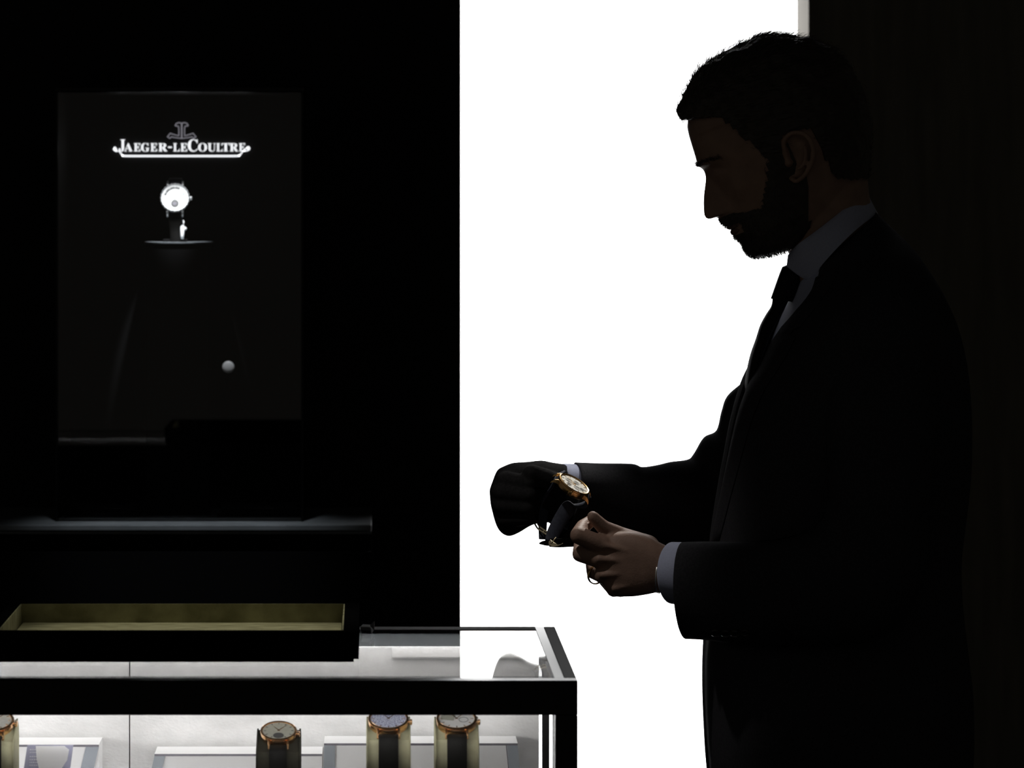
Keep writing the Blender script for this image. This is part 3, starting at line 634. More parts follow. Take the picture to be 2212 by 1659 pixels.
def head_pt(v, th, grow=0., hair=False):
    if hair:
        fb = np.interp(v, hf_v, hf_f); bb = np.interp(v, hb_v, hb_f); w_ = np.interp(v, hw_v, hw_f); fr = fb
    else:
        fb = np.interp(v, base_v, base_f); bb = np.interp(v, back_v, back_f); w_ = np.interp(v, wid_v, wid_f); fr = np.interp(v, fr_v, fr_f)
    n = 2.35; c, h = (fb+bb)/2, (fb-bb)/2
    f = c+(h+grow*1900)*spow(math.cos(th), 2/n); y = (w_+grow)*spow(math.sin(th), 2/n)
    if not hair:
        fwd = max(0., math.cos(th)); y *= 1-.13*fwd**2*(1 if v < 90 else .3)
        if math.cos(th) > 0:
            g = math.exp(-(y/np.interp(v, sig_v, sig_f))**2)
            f += (fr-fb)*g
            ay = abs(y)
            f -= 11*math.exp(-((v-4)/15)**2-((ay-.031)/.012)**2)          # eye socket
            f += 8*math.exp(-((v+3)/7.5)**2-((ay-.030)/.0105)**2)          # closed lid over the eye
            f += 4*math.exp(-((v-29)/8)**2-((ay-.026)/.02)**2)             # brow
            f += 7*math.exp(-((v+79)/8)**2-((ay-.0145)/.0055)**2)         # nostril wing
            f += 5*math.exp(-((v+45)/22)**2-((ay-.048)/.014)**2)           # cheekbone
            f -= 4*math.exp(-((v+123)/3.0)**2-(y/.024)**4)                 # mouth line
    return H(v, f, y)
levels = np.concatenate((np.linspace(-216, -150, 22), np.linspace(-147, -60, 44), np.linspace(-56, 60, 38), np.linspace(65, 200, 24), np.linspace(203, 223, 10)))
body = MB()
body.loft([[head_pt(v, t) for t in TH] for v in levels])
# ears
EC = np.array((1724., 338.))
for sy in (-1, 1):
    yb = .0705
    hel = [(1703,348,.001),(1697,328,.005),(1693,308,.007),(1703,292,.010),(1722,286,.013),(1743,294,.015),(1756,318,.016),(1755,345,.015),(1744,370,.012),(1730,386,.008),(1718,391,.004),(1709,384,.001)]
    pts = [P(x, y, DM+sy*(yb+o)) for x, y, o in catmull(hel, 4)]
    body.tube(pts, [.0030]*len(pts), 8)
    for (x, y, o, r) in catmull([(1714,318,.002,.009), (1726,310,.006,.010), (1738,322,.009,.008), (1738,345,.008,.008), (1730,365,.005,.0075), (1719,380,.001,.0065)], 3):
        body.ball(P(x, y, DM+sy*(yb+o-.006)), r, 10, 7, sc=(1, .55, 1))
    ah = [(1738,312,.013),(1741,335,.014),(1734,358,.012),(1722,366,.009)]
    pts = [P(x, y, DM+sy*(yb+o)) for x, y, o in catmull(ah, 3)]; body.tube(pts, .0024, 8)
    body.ball(P(1704, 352, DM+sy*(yb+.003)), .0042, 10, 7)
# neck and trunk
trunk = catmull([(1672,440,1856,300,DM,.050,2.2,0), (1694,500,1872,380,DM,.054,2.2,0), (1704,545,1878,430,DM,.055,2.2,0), (1722,600,1890,480,DM,.060,2.2,0), (1728,650,1915,540,DM,.085,2.3,0), (1716,720,1985,640,DM,.165,2.5,0), (1680,800,2030,760,DM,.185,2.6,0),
                 (1650,900,2045,890,DM,.175,2.6,0), (1620,1050,2045,1060,DM,.165,2.6,0), (1590,1200,2035,1210,DM,.16,2.6,0), (1575,1350,2045,1350,DM,.165,2.6,0), (1570,1500,2060,1500,DM,.17,2.6,0), (1580,1640,2060,1640,DM,.17,2.6,0), (1620,1760,2030,1760,DM,.15,2.4,0)], 4)
body.loft([ring(r, 40) for r in trunk])
# arms
body.chain([P(1895,720,DM-.135), P(1898,860,DM-.185), P(1890,1230,4.53), P(1650,1265,4.56), P(1440,1230,4.645)], [.042, .040, .034, .034, .024])
body.chain([P(1850,720,DM+.165), P(1720,900,DM+.24), P(1630,1075,5.03), P(1430,1088,4.93), P(1225,1070,4.83)], [.050, .043, .036, .034, .025])
# legs and feet
for sy in (-1, 1):
    body.chain([(.535, DM+sy*.085, .90), (.525, DM+sy*.095, .50), (.555, DM+sy*.10, .10)], [.078, .052, .036], .3)
    body.chain([(.575, DM+sy*.10, .055), (.50, DM+sy*.105, .05), (.41, DM+sy*.11, .038)], [.036, .036, .028])

# left hand (near): palm, knuckles, five fingers closed on the strap end
palm = catmull([(1446,1182,1440,1284,4.645,.0205,2.2,0), (1422,1170,1420,1280,4.645,.0205,2.3,0), (1400,1158,1398,1284,4.646,.0195,2.4,0), (1372,1150,1372,1288,4.648,.018,2.5,0), (1345,1150,1345,1289,4.650,.0165,2.5,0), (1320,1153,1322,1286,4.652,.0150,2.5,0), (1302,1160,1306,1270,4.655,.0135,2.4,0), (1290,1170,1294,1250,4.658,.010,2.2,0)], 5)
body.loft([ring(r, 36) for r in palm])
for c, r in (((1300,1177,4.648), .0100), ((1294,1208,4.6475), .0098), ((1300,1243,4.6505), .0092), ((1326,1273,4.655), .0088), ((1340,1277,4.652), .0070)):
    body.ball(P(*c), r)
fingers = [([(1302,1178,4.647),(1250,1157,4.644),(1259,1138,4.662),(1276,1126,4.676)], [.0108,.0100,.0082,.0072]),
           ([(1297,1209,4.648),(1253,1197,4.655),(1254,1178,4.680),(1262,1160,4.695)], [.0102,.0090,.0080,.0072]),
           ([(1304,1243,4.652),(1281,1236,4.672),(1278,1215,4.690),(1285,1195,4.700)], [.0095,.0078,.0074,.0068]),
           ([(1326,1272,4.656),(1307,1254,4.678),(1302,1232,4.690),(1306,1216,4.700)], [.0088,.0074,.0068,.0062]),
           ([(1398,1184,4.655),(1342,1158,4.664),(1304,1140,4.656),(1280.5,1116.5,4.651)], [.0150,.0102,.0084,.0067])]
for pts, r in fingers: body.chain([P(*p) for p in pts], r, .25)
for a, b in (((1300,1176),(1395,1200)), ((1294,1208),(1400,1215)), ((1302,1243),(1400,1235)), ((1328,1272),(1400,1255))):
    body.chain([P(a[0], a[1], 4.640), P((a[0]+b[0])/2, (a[1]+b[1])/2, 4.6365), P(b[0], b[1], 4.632)], [.0040, .0030, .0026], .3)

# right hand (far), inside the glove
grows = [(1226,1004,1230,1128,4.825,.030,2.4,0), (1192,999,1200,1128,4.822,.034,2.5,0), (1170,995,1168,1129,4.82,.036,2.6,0), (1140,998,1146,1135,4.818,.035,2.6,0), (1109,1000,1121,1150,4.816,.034,2.6,0),
         (1089,1007,1100,1158,4.815,.030,2.5,0), (1074,1016,1083,1151,4.814,.025,2.3,0), (1063,1042,1071,1132,4.812,.016,2.2,0), (1057,1058,1060,1092,4.81,.006,2,0)]
gf = [([(1092,1038,4.80),(1097,1038,4.784),(1142,1044,4.774)], [.0115,.0105,.0095]), ([(1082,1062,4.80),(1088,1064,4.781),(1142,1070,4.771)], [.0115,.0110,.010]),
      ([(1083,1090,4.80),(1089,1092,4.782),(1140,1097,4.772)], [.0115,.0108,.0095]), ([(1094,1122,4.80),(1098,1121,4.786),(1140,1119,4.777)], [.0115,.0100,.009]),
      ([(1232,1090,4.81),(1203,1056,4.800),(1180,1036,4.783),(1148,1022,4.775)], [.020,.0165,.0125,.0105])]
gr = catmull(grows, 5)
body.loft([ring(r, 32, grow=-.004) for r in gr[2:-3]])
for pts, r in gf: body.chain([P(*p) for p in pts], [q*.62 for q in r], .35)
me = remesh(body, .0018, 4, .5)
me.name = 'body'; link_mesh('body', me, M['skin'], man, smooth=True)

# glove
g = MB(); g.loft([ring(r, 40) for r in gr])
for pts, r in gf: g.chain([P(*p) for p in pts], r, .25)
me = remesh(g, .0019, 8, .5); me.name = 'glove'
o = link_mesh('glove', me, M['glove'], man, smooth=True); o['label'] = 'black knit glove on the far hand'

# wedding ring and bracelet
def torus(c, ax, R, r, hw, n=40):
    ax = np.array(ax, float)/np.linalg.norm(ax); u = np.cross(ax, (0, 0, 1.)); u /= np.linalg.norm(u); v = np.cross(ax, u); m = MB(); rings = []
    for a in np.linspace(0, 2*math.pi, n, endpoint=False):
        d = math.cos(a)*u+math.sin(a)*v
        rings.append([np.array(c)+d*(R+r*math.cos(b))+ax*hw*math.sin(b) for b in np.linspace(0, 2*math.pi, 10, endpoint=False)])
    rings.append(rings[0]); return m.loft(rings, False, False)
a_, b_ = P(1304,1243,4.652), P(1281,1236,4.672)
obj('wedding_ring', torus(a_+(b_-a_)*.74+np.array((0, 0, -.0022)), b_-a_, .0100, .0008, .0020), M['ygold'], man, smooth=True)
br = MB(); br.loft([ring((x+12, 1204, x+8+k, 1282, 4.645, .0236, 2.2, -13), 40) for x, k in ((1417, 1), (1414.8, 0))]+[ring((x+12, 1204, x+8+k, 1282, 4.645, .0224, 2.2, -13), 40) for x, k in ((1414.8, 0), (1417, 1))], False, False)
obj('bracelet', br, M['steel'], man, smooth=True)

# hair: shell plus strands
hl = loc([(1469,257),(1464,238),(1469,224),(1487,185),(1498,165),(1510,150),(1527,136),(1545,124),(1574,109),(1599,94),(1624,82)])
hf_v = np.concatenate(([-170, 60, 110], hl[:, 0][np.argsort(hl[:, 0])])); hf_f = np.concatenate(([30, 140, 139], hl[:, 1][np.argsort(hl[:, 0])]))
hb_v = np.array([-170, -100, -40, 27, 98, 154, 190, 201, 216, 228, 239.]); hb_f = np.array([-168, -206, -236, -247, -245, -222, -185, -166, -145, -123, -75.])
hw_v = np.array([-170, -100, -40, 30, 100, 150, 185, 205, 222, 233, 239.]); hw_f = np.array([112, 128, 141, 147, 150, 142, 122, 100, 70, 38, 8.])/1900
def hairline(f):
    return np.interp(f, [-260, -205, -150, -108, -93, -46, -38, -18, 14, 34, 70, 110, 135, 145], [-165, -150, -128, -108, 12, 22, -22, -22, -12, 30, 108, 124, 132, 136])
def f_of(p):
    q = np.array((p[0]*FP/DM+CX, (CAMH-p[2])*FP/DM+CY))-HO; return q@UU, q@FW
hlev = np.concatenate((np.linspace(-165, 60, 50), np.linspace(64, 200, 40), np.linspace(203, 239, 16)))
hth = np.linspace(-math.pi, math.pi, 120, endpoint=False)
pts = []; keep = []
for v in hlev:
    row = []
    for t in hth:
        p = head_pt(v, t, hair=True); row.append(p)
    pts.append(row)
def in_hair(p):
    v, f = f_of(p); return v > hairline(f)+3*mnoise.noise(Vector(p)*160)
hv = []; cen = H(60, -60, 0)
for i, row in enumerate(pts):
    for j, p in enumerate(row):
        d = (p-cen); d /= np.linalg.norm(d)
        hv.append(p+d*((.0030 if i > 45 else .0014)*mnoise.noise(Vector(p)*75)+.0010*mnoise.noise(Vector((p[0]*420, p[1]*420, p[2]*420)))))
n = len(hth); hfaces = []
for i in range(len(hlev)-1):
    for j in range(n):
        k = (j+1) % n; q = (i*n+j, i*n+k, (i+1)*n+k, (i+1)*n+j)
        if all(in_hair(pts[a//n][a % n]) for a in q): hfaces.append(q)
hfaces.append(tuple((len(hlev)-1)*n+j for j in range(n)))
used = sorted({a for q in hfaces for a in q}); mp = {a: i for i, a in enumerate(used)}
HM = MB(); outer = [np.array(hv[a]) for a in used]
inner = []
for a in used:
    p = np.array(hv[a]); v, f = f_of(p); d = cen-p; d /= np.linalg.norm(d)
    inner.append(p+d*.009)
m_ = len(outer)
HM.v = [tuple(p) for p in outer+inner]; HM.f = [tuple(mp[a] for a in q) for q in hfaces]
edge = {}
for q in HM.f:
    for a, b in zip(q, q[1:]+q[:1]): edge[(a, b)] = 1
rim = [(a, b) for (a, b) in edge if (b, a) not in edge]
HM.f += [tuple(reversed([m_+a for a in q])) for q in HM.f]+[(b, a, m_+a, m_+b) for a, b in rim]
def strand(mb, p, d0, d1, L, r):
    d0 = d0/np.linalg.norm(d0); d1 = d1/np.linalg.norm(d1)
    u = np.cross(d0, (0, 1., .3)); u /= np.linalg.norm(u)+1e-9; v = np.cross(d0, u)
    a = [p+r*(math.cos(t)*u+math.sin(t)*v) for t in (0, 2.09, 4.19)]
    m = p+d0*L*.5; b = [m+.75*r*(math.cos(t)*u+math.sin(t)*v) for t in (0, 2.09, 4.19)]
    e = m+d1*L*.5
    mb.add(a+b+[e], [(0,1,4,3),(1,2,5,4),(2,0,3,5),(3,4,6),(4,5,6),(5,3,6)])
back_w = H(0, -1, 0)-H(0, 0, 0); back_w /= np.linalg.norm(back_w); up_w = H(1, 0, 0)-H(0, 0, 0); up_w /= np.linalg.norm(up_w)
cands = [np.array(outer[i]) for i in range(m_)]
for _ in range(10000):
    p = cands[rng.integers(m_)]+rng.normal(0, .002, 3); v, f = f_of(p)
    nrm = p-cen; nrm /= np.linalg.norm(nrm)
    front = max(0., min(1., (f-40)/90))
    tdir = back_w+(-.5 if v < 90 else .15)*up_w*(1-front)+front*up_w*.8
    tdir = tdir-nrm*np.dot(tdir, nrm); tdir /= np.linalg.norm(tdir)
    j = rng.normal(0, .25, 3)
    top = 1 if v > 120 else .5
    strand(HM, p-nrm*.002, tdir+nrm*(.2+.3*rng.random())*top+j, tdir+nrm*(-.05+.2*rng.normal())+j*1.6, (.006+.010*rng.random())*top, .00024)
for _ in range(60):                       # stray hairs over the crown
    p = np.array(outer[rng.integers(m_)]); v, f = f_of(p)
    if v < 190 or f > 0: continue
    nrm = p-cen; nrm /= np.linalg.norm(nrm); tdir = back_w-nrm*np.dot(back_w, nrm)
    strand(HM, p, tdir+nrm*.35, tdir-nrm*.05, .022+.02*rng.random(), .00013)
obj('hair', HM, M['hair'], man, fix=False)

# beard
def cheek(f): return np.interp(f, [-62, -40, -30, 8, 28, 60, 95, 118, 138, 150], [-60, 20, 20, 8, -45, -104, -98, -88, -90, -96])
def in_beard(v, th):
    p = head_pt(v, th); vv, f = f_of(p); y = p[1]-DM
    if v > cheek(f)+5*mnoise.noise(Vector(p)*220) or f < -58-(.25*(v+60) if v < -60 else 0)+2.5*mnoise.noise(Vector(p)*300): return False
    if v > -84 and f > 100: return False
    if abs(y) < .022 and f > 95 and -139 < v < -117: return False
    return True
BM = MB(); blev = np.linspace(-213, 22, 110); idx = {}; bt = TH
for i, v in enumerate(blev):
    for j, t in enumerate(bt):
        if in_beard(v, t): idx[(i, j)] = None
def vert(i, j):
    if idx[(i, j)] is None:
        BM.v.append(tuple(head_pt(blev[i], bt[j], grow=.0012))); idx[(i, j)] = len(BM.v)-1
    return idx[(i, j)]
nb = len(bt)
for i in range(len(blev)-1):
    for j in range(nb):
        k = (j+1) % nb
        if all(q in idx for q in ((i, j), (i, k), (i+1, k), (i+1, j))):
            BM.f.append((vert(i, j), vert(i, k), vert(i+1, k), vert(i+1, j)))
c2 = H(-70, 0, 0)
for _ in range(9000):
    v = rng.uniform(-213, 15); s_ = rng.uniform(-.62, .62); t = math.pi*math.copysign(abs(s_)**1.6, s_)
    if not in_beard(v, t): continue
    p = head_pt(v, t); p1 = head_pt(v+2, t); p2 = head_pt(v, t+.03); nrm = np.cross(p1-p, p2-p); nrm /= np.linalg.norm(nrm)+1e-9
    if np.dot(nrm, p-c2) < 0: nrm = -nrm
    j = rng.normal(0, .3, 3); low = 1 if v < -140 else .75
    strand(BM, p, nrm*.8-up_w*.5+j, nrm*.4-up_w*.9+j, (.0035+.0028*rng.random())*low, .00022)
obj('beard', BM, M['hair'], man, fix=False)
# eyebrows
for sy in (-1, 1):
    EB = MB()
    for _ in range(260):
        u = rng.random(); v = 29+6*math.sin(u*2.4)-3*u+rng.normal(0, 2.5); yy = sy*(.007+.042*u)
        best = min(np.linspace(0, 1.4, 60), key=lambda t: abs(abs(head_pt(v, t)[1]-DM)-abs(yy)))
        p = head_pt(v, sy*best); out = back_w*-.6
        strand(EB, p, np.array((0, sy*.8, 0))+out*.9+up_w*.25+rng.normal(0, .15, 3), np.array((0, sy*1., 0))+back_w*.3+rng.normal(0, .1, 3), .006+.003*rng.random(), .0002)
    obj('eyebrow', EB, M['hair'], man, fix=False)
# lips
LP = MB()
for v0, off, rr in ((-117.5, -1.2, .0032), (-131, -2.0, .0042)):
    pts = [head_pt(v0-(0 if v0 > -120 else 0)+abs(y)*120*(-1 if v0 > -120 else .6), math.copysign(abs(y)*14, y)) for y in np.linspace(-.02, .02, 17)]
    c_ = H(v0, 0, 0)
    pts = [np.array((p[0]+.0022, p[1], p[2])) for p in pts]
    LP.tube(pts, [rr*(1-.75*abs(q)**2) for q in np.linspace(-1, 1, 17)], 8)
obj('lips', LP, M['lip'], man, smooth=True)

# ---- clothes
J = [(1722,592,1891,458,DM,.064,2.2,0), (1706,640,1928,496,DM,.112,2.2,0), (1694,668,1962,532,DM,.165,2.3,0), (1680,700,1995,580,DM,.202,2.4,0), (1664,735,2028,640,DM,.222,2.5,0), (1646,780,2056,710,DM,.228,2.6,0), (1621,832,2076,800,DM,.225,2.6,0),
     (1600,900,2085,900,DM,.215,2.6,0), (1579,1000,2085,1020,DM,.205,2.6,0), (1560,1100,2075,1120,DM,.198,2.6,0), (1544,1200,2066,1210,DM,.194,2.6,0), (1531,1310,2070,1310,DM,.198,2.6,0),
     (1523,1400,2080,1400,DM,.205,2.6,0), (1521.5,1490,2090,1490,DM,.21,2.6,0), (1525,1590,2092,1590,DM,.212,2.6,0), (1531,1670,2088,1670,DM,.212,2.6,0), (1545,1790,2080,1800,DM,.208,2.6,0)]
GAP = [62, 50, 31, 16, 9.5, 6.5, 3.6, 2.2, 1.5, 1, .6, .4, .4, .6, 1.5, 3, 6]
Jr = catmull(J, 5); Gr = np.interp(np.linspace(0, 16, len(Jr)), range(17), GAP)
def wool(p, amp=.0018):
    return amp*mnoise.noise(Vector((p[0]*14, p[1]*14, p[2]*7)))
def jring(i, grow=0., a=None, b=None, N=72):
    g_ = math.radians(Gr[i]); r = ring(Jr[i], N, grow, g_ if a is None else a, 2*math.pi-g_ if b is None else b, closed=False)
    return r
def thick_sheet(mb, grid, inner):
    """grid, inner: rows of points; closed thin sheet"""
    R_, C_ = len(grid), len(grid[0]); vs = [p for r in grid for p in r]+[p for r in inner for p in r]; o = R_*C_; fs = []
    for i in range(R_-1):
        for j in range(C_-1):
            a, b, c, d = i*C_+j, i*C_+j+1, (i+1)*C_+j+1, (i+1)*C_+j
            fs += [(a, b, c, d), (o+d, o+c, o+b, o+a)]
    for j in range(C_-1):
        fs += [(j+1, j, o+j, o+j+1), ((R_-1)*C_+j, (R_-1)*C_+j+1, o+(R_-1)*C_+j+1, o+(R_-1)*C_+j)]
    for i in range(R_-1):
        fs += [(i*C_, (i+1)*C_, o+(i+1)*C_, o+i*C_), ((i+1)*C_+C_-1, i*C_+C_-1, o+i*C_+C_-1, o+(i+1)*C_+C_-1)]
    return mb.add(vs, fs)
jk = MB()
thick_sheet(jk, [jring(i) for i in range(len(Jr))], [jring(i, -.0035) for i in range(len(Jr))])
# sleeves
NA = [(1800,690,2010,650,4.600,.045,2.2,0), (1786,770,2020,740,4.565,.060,2.3,0), (1780,880,2022,870,4.545,.066,2.3,0), (1786,990,2012,1000,4.53,.064,2.3,0), (1785,1085,2004,1130,4.520,.062,2.3,0), (1760,1135,1990,1270,4.520,.062,2.3,0),
      (1700,1160,1890,1378,4.525,.060,2.3,0), (1640,1168,1720,1396,4.545,.058,2.3,0), (1570,1170,1600,1390,4.570,.056,2.3,-6), (1510,1170,1526,1382,4.592,.054,2.1,-18), (1473,1171,1484,1380,4.605,.052,2.0,-31)]
FA = [(1745,690,1960,690,4.90,.045,2.2,0), (1660,772,1900,850,4.945,.060,2.3,0), (1609,822,1850,950,4.975,.063,2.3,0), (1572,855,1800,1020,4.99,.064,2.3,0), (1559,889,1765,1075,5.0,.064,2.3,0), (1548,930,1735,1130,5.0,.064,2.3,0), (1521,945,1690,1165,4.99,.064,2.3,0),
      (1499,981,1625,1180,4.975,.062,2.3,0), (1486,993,1560,1182,4.96,.060,2.3,0), (1450,998,1480,1180,4.94,.058,2.3,0), (1420,1005,1440,1178,4.925,.056,2.3,0), (1388,1009,1402,1177,4.91,.055,2.3,0), (1366,1002,1374,1176,4.90,.054,2.3,0), (1300,1001,1285,1176,4.87,.052,2.3,8), (1243,999,1196,1172,4.84,.050,2.3,22)]
for A in (NA, FA):
    ra = catmull(A, 5); N = 40
    g0, g1 = [], []
    for r in ra:
        o_ = ring(r, N); i_ = ring(r, N, -.003); g0.append(o_+[o_[0]]); g1.append(i_+[i_[0]])
    thick_sheet(jk, g0, g1)
jko = obj('jacket', jk, M['suit'], man, smooth=True)
# lapels
for sy in (1, -1):
    lp = MB(); g0, g1 = [], []
    i0 = 3; i1 = 50
    for i in range(i0, i1):
        q = (i-i0)/(i1-1-i0); g_ = Gr[i]; wdt = 30*(1-q)**.55+1.5
        if .30 < q < .345: wdt *= .62
        elif q <= .30: wdt *= .85
        th_ = [math.radians(g_-1.0+wdt*k/8) for k in range(9)]
        o_, i_ = [], []
        for k, t in enumerate(th_):
            tt = t if sy < 0 else 2*math.pi-t
            tt = 2*math.pi-tt
            lift = .0065*math.sin(math.pi*min(1, .25+.75*k/8))+.0012
            a = ring(Jr[i], 2, lift, tt, tt+.01, False)[0]; b = ring(Jr[i], 2, max(.0004, lift-.0025), tt, tt+.01, False)[0]
            o_.append(a); i_.append(b)
        g0.append(o_); g1.append(i_)
    thick_sheet(lp, g0, g1); obj('lapel', lp, M['suit'], jko_parent if False else man, smooth=True, sharp=50)
# cuff buttons
for x, y, r, bd in ((1546,1366,.0058,4.5425), (1567,1367,.0055,4.5315), (1587,1367,.0053,4.5245), (1609,1365,.0050,4.5160)):
    c = P(x, y, bd); nn = np.array((-.1, -.72, -.68)); nn /= np.linalg.norm(nn); u = np.cross(nn, (1., 0, 0)); u /= np.linalg.norm(u); v = np.cross(nn, u); b = MB()
    ringz = [[c+nn*h_+rr*r*(math.cos(a)*u+math.sin(a)*v) for a in np.linspace(0, 2*math.pi, 24, endpoint=False)] for rr, h_ in ((.8, -.002), (1, .0), (1, .0015), (.86, .0022), (.74, .0014), (.2, .0013))]
    b.loft(ringz); obj('cuff_button', b, M['button'], man, smooth=True, sharp=40)
# shirt with collar and cuffs
sh = MB(); sh.loft([ring(r, 48, -.007) for r in Jr[1:60]]); sho = obj('shirt', sh, M['shirt'], man, smooth=True)
sho_w = bpy.data.objects['shirt']
def sub(name, mb, m, par, **kw):
    o = obj(name, mb, m, None, **kw); o.parent = par; return o       # the part already carries the offset of its thing
co = MB()
top = catmull([(1702,551,.011), (1722,529,.040), (1760,501,.056), (1800,470,.058), (1840,438,.045), (1865,419,.022), (1871,416,.0)], 6)
low = catmull([(1699,576,.013), (1750,607,.046), (1776,572,.068), (1816,528,.076), (1852,494,.064), (1886,468,.030), (1895,462,.0)], 6)
rows0, rows1 = [], []
full = [(i, -1) for i in range(len(top))]+[(i, 1) for i in range(len(top)-2, -1, -1)]
for (i, s_) in full:
    a, b = top[i], low[i]; ra_, rb_ = [], []
    for q in np.linspace(0, 1, 8):
        x, y, yy = a+(b-a)*q; yy += .004*math.sin(math.pi*q)
        ra_.append(P(x, y, DM+s_*yy)); rb_.append(P(x, y, DM+s_*max(0, yy-.0025)) + np.array((.001 if yy < .01 else 0, 0, 0)))
    rows0.append(ra_); rows1.append(rb_)
thick_sheet(co, rows0, rows1); sub('collar', co, M['shirt'], sho_w, smooth=True, sharp=60)
for rws in ([(1450,1171,1455,1304,4.632,.036,2.0,-38), (1462,1171,1462,1305,4.628,.037,2.0,-30), (1500,1172,1500,1306,4.615,.038,2.3,-20)],
            [(1207,1003,1184,1128,4.828,.036,2.3,28), (1222,1002,1196,1134,4.832,.037,2.3,27), (1262,1003,1246,1146,4.85,.038,2.3,18)]):
    ra = catmull(rws, 4); cu = MB(); g0, g1 = [], []
    for r in ra:
        o_ = ring(r, 40); i_ = ring(r, 40, -.002); g0.append(o_+[o_[0]]); g1.append(i_+[i_[0]])
    thick_sheet(cu, g0, g1); sub('cuff', cu, M['shirt'], sho_w, smooth=True)
# tie
ti = MB()
ti.loft([ring(r, 24) for r in catmull([(1690,577,1738,560,DM,.014,2.4,0), (1684,592,1736,590,DM,.018,2.6,0), (1675,617,1728,620,DM,.0175,2.6,0), (1665,645,1712,652,DM,.014,2.4,0)], 5)])
tie_o = obj('tie', ti, M['tie'], man, smooth=True, sharp=50)
tb = MB(); tb.loft([ring(r, 24) for r in catmull([(1669,640,1700,650,DM,.010,2.6,0), (1667,660,1694,668,DM,.014,2.8,0), (1655,680,1680,692,DM,.017,3,0), (1643,703,1668,715,DM,.020,3,0), (1634,732,1656,742,DM,.023,3,0), (1621,772,1642,782,DM,.027,3,0), (1612,822,1630,832,DM,.030,3,0), (1608,880,1624,886,DM,.034,3,0), (1600,950,1616,955,DM,.036,3,0), (1592,1010,1606,1015,DM,.03,3,0)], 5)])
sub('tie_blade', tb, M['tie'], tie_o, smooth=True, sharp=50)
# trousers and shoes
tz = MB()
for sy in (-1, 1):
    rows = []
    for z, xc, hx, hy, yo in ((1.02, .535, .13, .10, .085), (.90, .535, .125, .098, .09), (.80, .53, .105, .090, .095), (.50, .525, .082, .078, .10), (.25, .535, .075, .072, .10), (.07, .545, .085, .07, .10)):
        rows.append([(xc+hx*math.cos(a), DM+sy*yo+hy*math.sin(a), z) for a in np.linspace(0, 2*math.pi, 28, endpoint=False)])
    tz.loft(rows)
obj('trousers', tz, M['trouser'], man, smooth=True, sharp=60)
for sy in (-1, 1):
    s = MB(); rows = []
    for x, hw, z1 in ((.630, .022, .045), (.615, .034, .075), (.57, .038, .10), (.52, .040, .095), (.46, .046, .07), (.40, .046, .055), (.365, .034, .042), (.352, .015, .03)):
        rows.append([(x, DM+sy*.105+hw*math.cos(a), max(.0005, z1*.5+z1*.5*math.sin(a))) for a in np.linspace(0, 2*math.pi, 20, endpoint=False)])
    s.loft(rows); obj('shoe', s, M['shoe'], man, smooth=True)

# ---------------------------------------------------------------- the watch in his hands
l_ = Vector((-.857, .0, .515)); n_ = Vector((.486, -.33, .81)); n_ = (n_-l_*n_.dot(l_)).normalized(); x_ = l_.cross(n_)
hc = P(1240.5, 1046, 4.742); Rh = .0192
hw_ = make_watch('yellow gold watch with engraved silver dial, held in the gloved hand', Rh, M['ygold'], M['silverdial'], basis(hc, x_, l_, n_), style='hero', crown_side=-1)
inv = basis(hc, x_, l_, n_).inverted()
def L(p): return np.array(inv @ Vector(p))
def Lv(d): return np.array(inv.to_3x3() @ Vector(d))
s = MB()
path = [(1268,1071,4.742),(1268,1084,4.75),(1252,1090,4.764),(1234,1094,4.768),(1222,1106,4.766),(1208,1128,4.760),(1195,1152,4.750),(1189,1170,4.742)]
wdir = [np.array(x_)]*2+[np.array(x_)*.8+np.array((.4, .5, -.1)), np.array((.85, .35, -.25)), (.9, .2, -.35), (.92, .2, -.38), (.93, .2, -.35), (.95, .2, -.2)]
pp = catmull([L(P(*p)) for p in path], 6); ww = catmull([Lv(d) for d in wdir], 6)
hwid = np.interp(np.linspace(0, 1, len(pp)), [0, .3, .5, .7, 1], [.0095, .0095, .0092, .0085, .0065])
s.ribbon(pp, ww, hwid, .0030); obj('strap', s, M['bluestrap'], hw_, smooth=True)
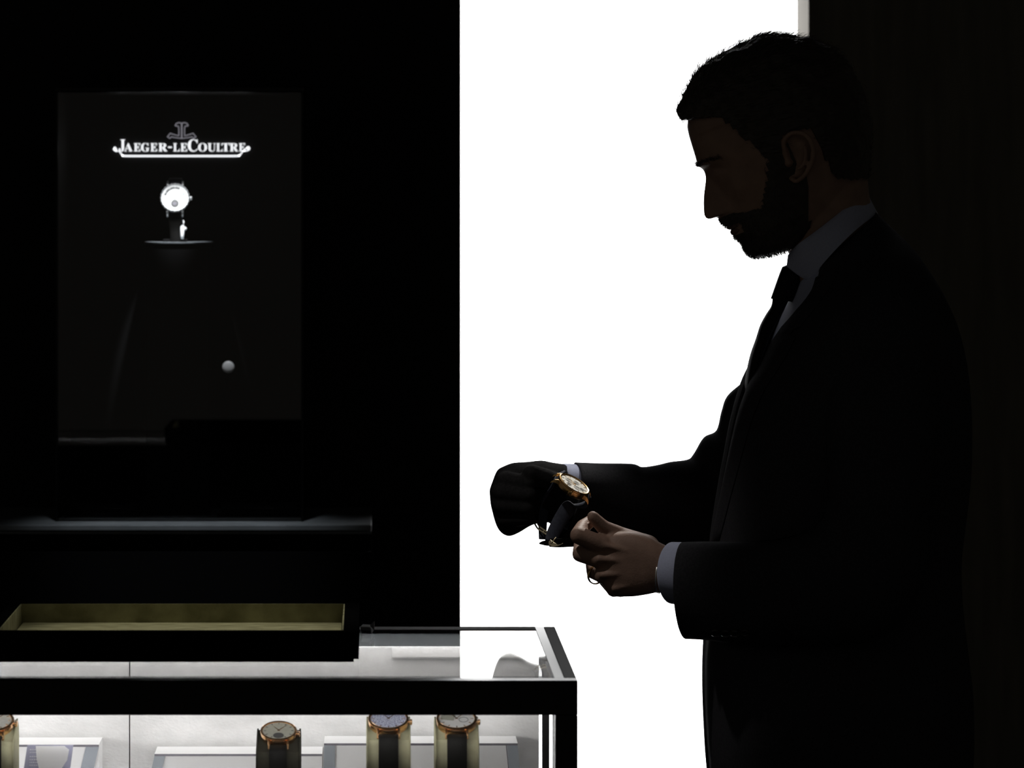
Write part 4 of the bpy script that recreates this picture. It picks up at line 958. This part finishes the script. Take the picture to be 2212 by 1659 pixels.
s = MB(); path = [(1211,1029,4.748),(1203,1034,4.757),(1195,1045,4.772),(1180,1075,4.788),(1173,1115,4.786),(1172,1164,4.772)]
pp = catmull([L(P(*p)) for p in path], 6); ww = catmull([Lv(x_), Lv(x_), Lv(x_), Lv((.5, .8, 0)), Lv((1, .3, 0)), Lv((1, .1, .05))], 6)
s.ribbon(pp, ww, np.interp(np.linspace(0, 1, len(pp)), [0, .5, 1], [.0095, .007, .0042]), .0030); obj('strap', s, M['bluestrap'], hw_, smooth=True)
s = MB(); path = [(1189,1172,4.735),(1206,1173,4.722),(1228,1172,4.700),(1252,1171,4.682)]
pp = catmull([L(P(*p)) for p in path], 5); s.ribbon(pp, [Lv((.0, .25, 1))]*len(pp), .0050, .0026); obj('strap_end', s, M['leather'], hw_, smooth=True)
s = MB(); s.tube([L(P(*p)) for p in catmull([(1165,1174,4.742),(1172,1173,4.741),(1180,1173,4.740),(1188,1173,4.738)], 3)], [.0008,.0012,.0017,.0022,.0026,.0029,.0031,.0032,.0032,.0032][:10], 10)
obj('strap_tip', s, M['leather'], hw_, smooth=True)
s = MB(); 
for dx, dy in ((0, 0), (4.5, -3.5)):
    s.tube([L(P(x+dx, y+dy, d)) for x, y, d in catmull([(1154,1129,4.79),(1161,1141,4.775),(1170,1148,4.764),(1181,1155,4.752)], 5)], .0010, 8)
s.tube([L(P(*p)) for p in ((1172,1151,4.764),(1176,1146,4.764))], .0009, 8)
obj('folding_clasp', s, M['palegold'], hw_, smooth=True)
s = MB()
s.tube([L(P(*p)) for p in catmull([(1187,1170,4.728),(1189,1177,4.726),(1198,1180,4.720),(1208,1178,4.714),(1216,1174,4.708)], 4)], [.0012]*9+[.0011]*4+[.0006]*4, 8)
s.tube([L(P(*p)) for p in ((1188,1178,4.726),(1194,1170,4.722),(1201,1161,4.720))], .0006, 8)
s.ribbon([L(P(*p)) for p in ((1187,1171,4.727),(1192,1175,4.724),(1204,1178,4.717))], [Lv((0, .1, 1))]*3, [.0034, .0032, .0010], .0010)
obj('buckle', s, M['palegold'], hw_, smooth=True)
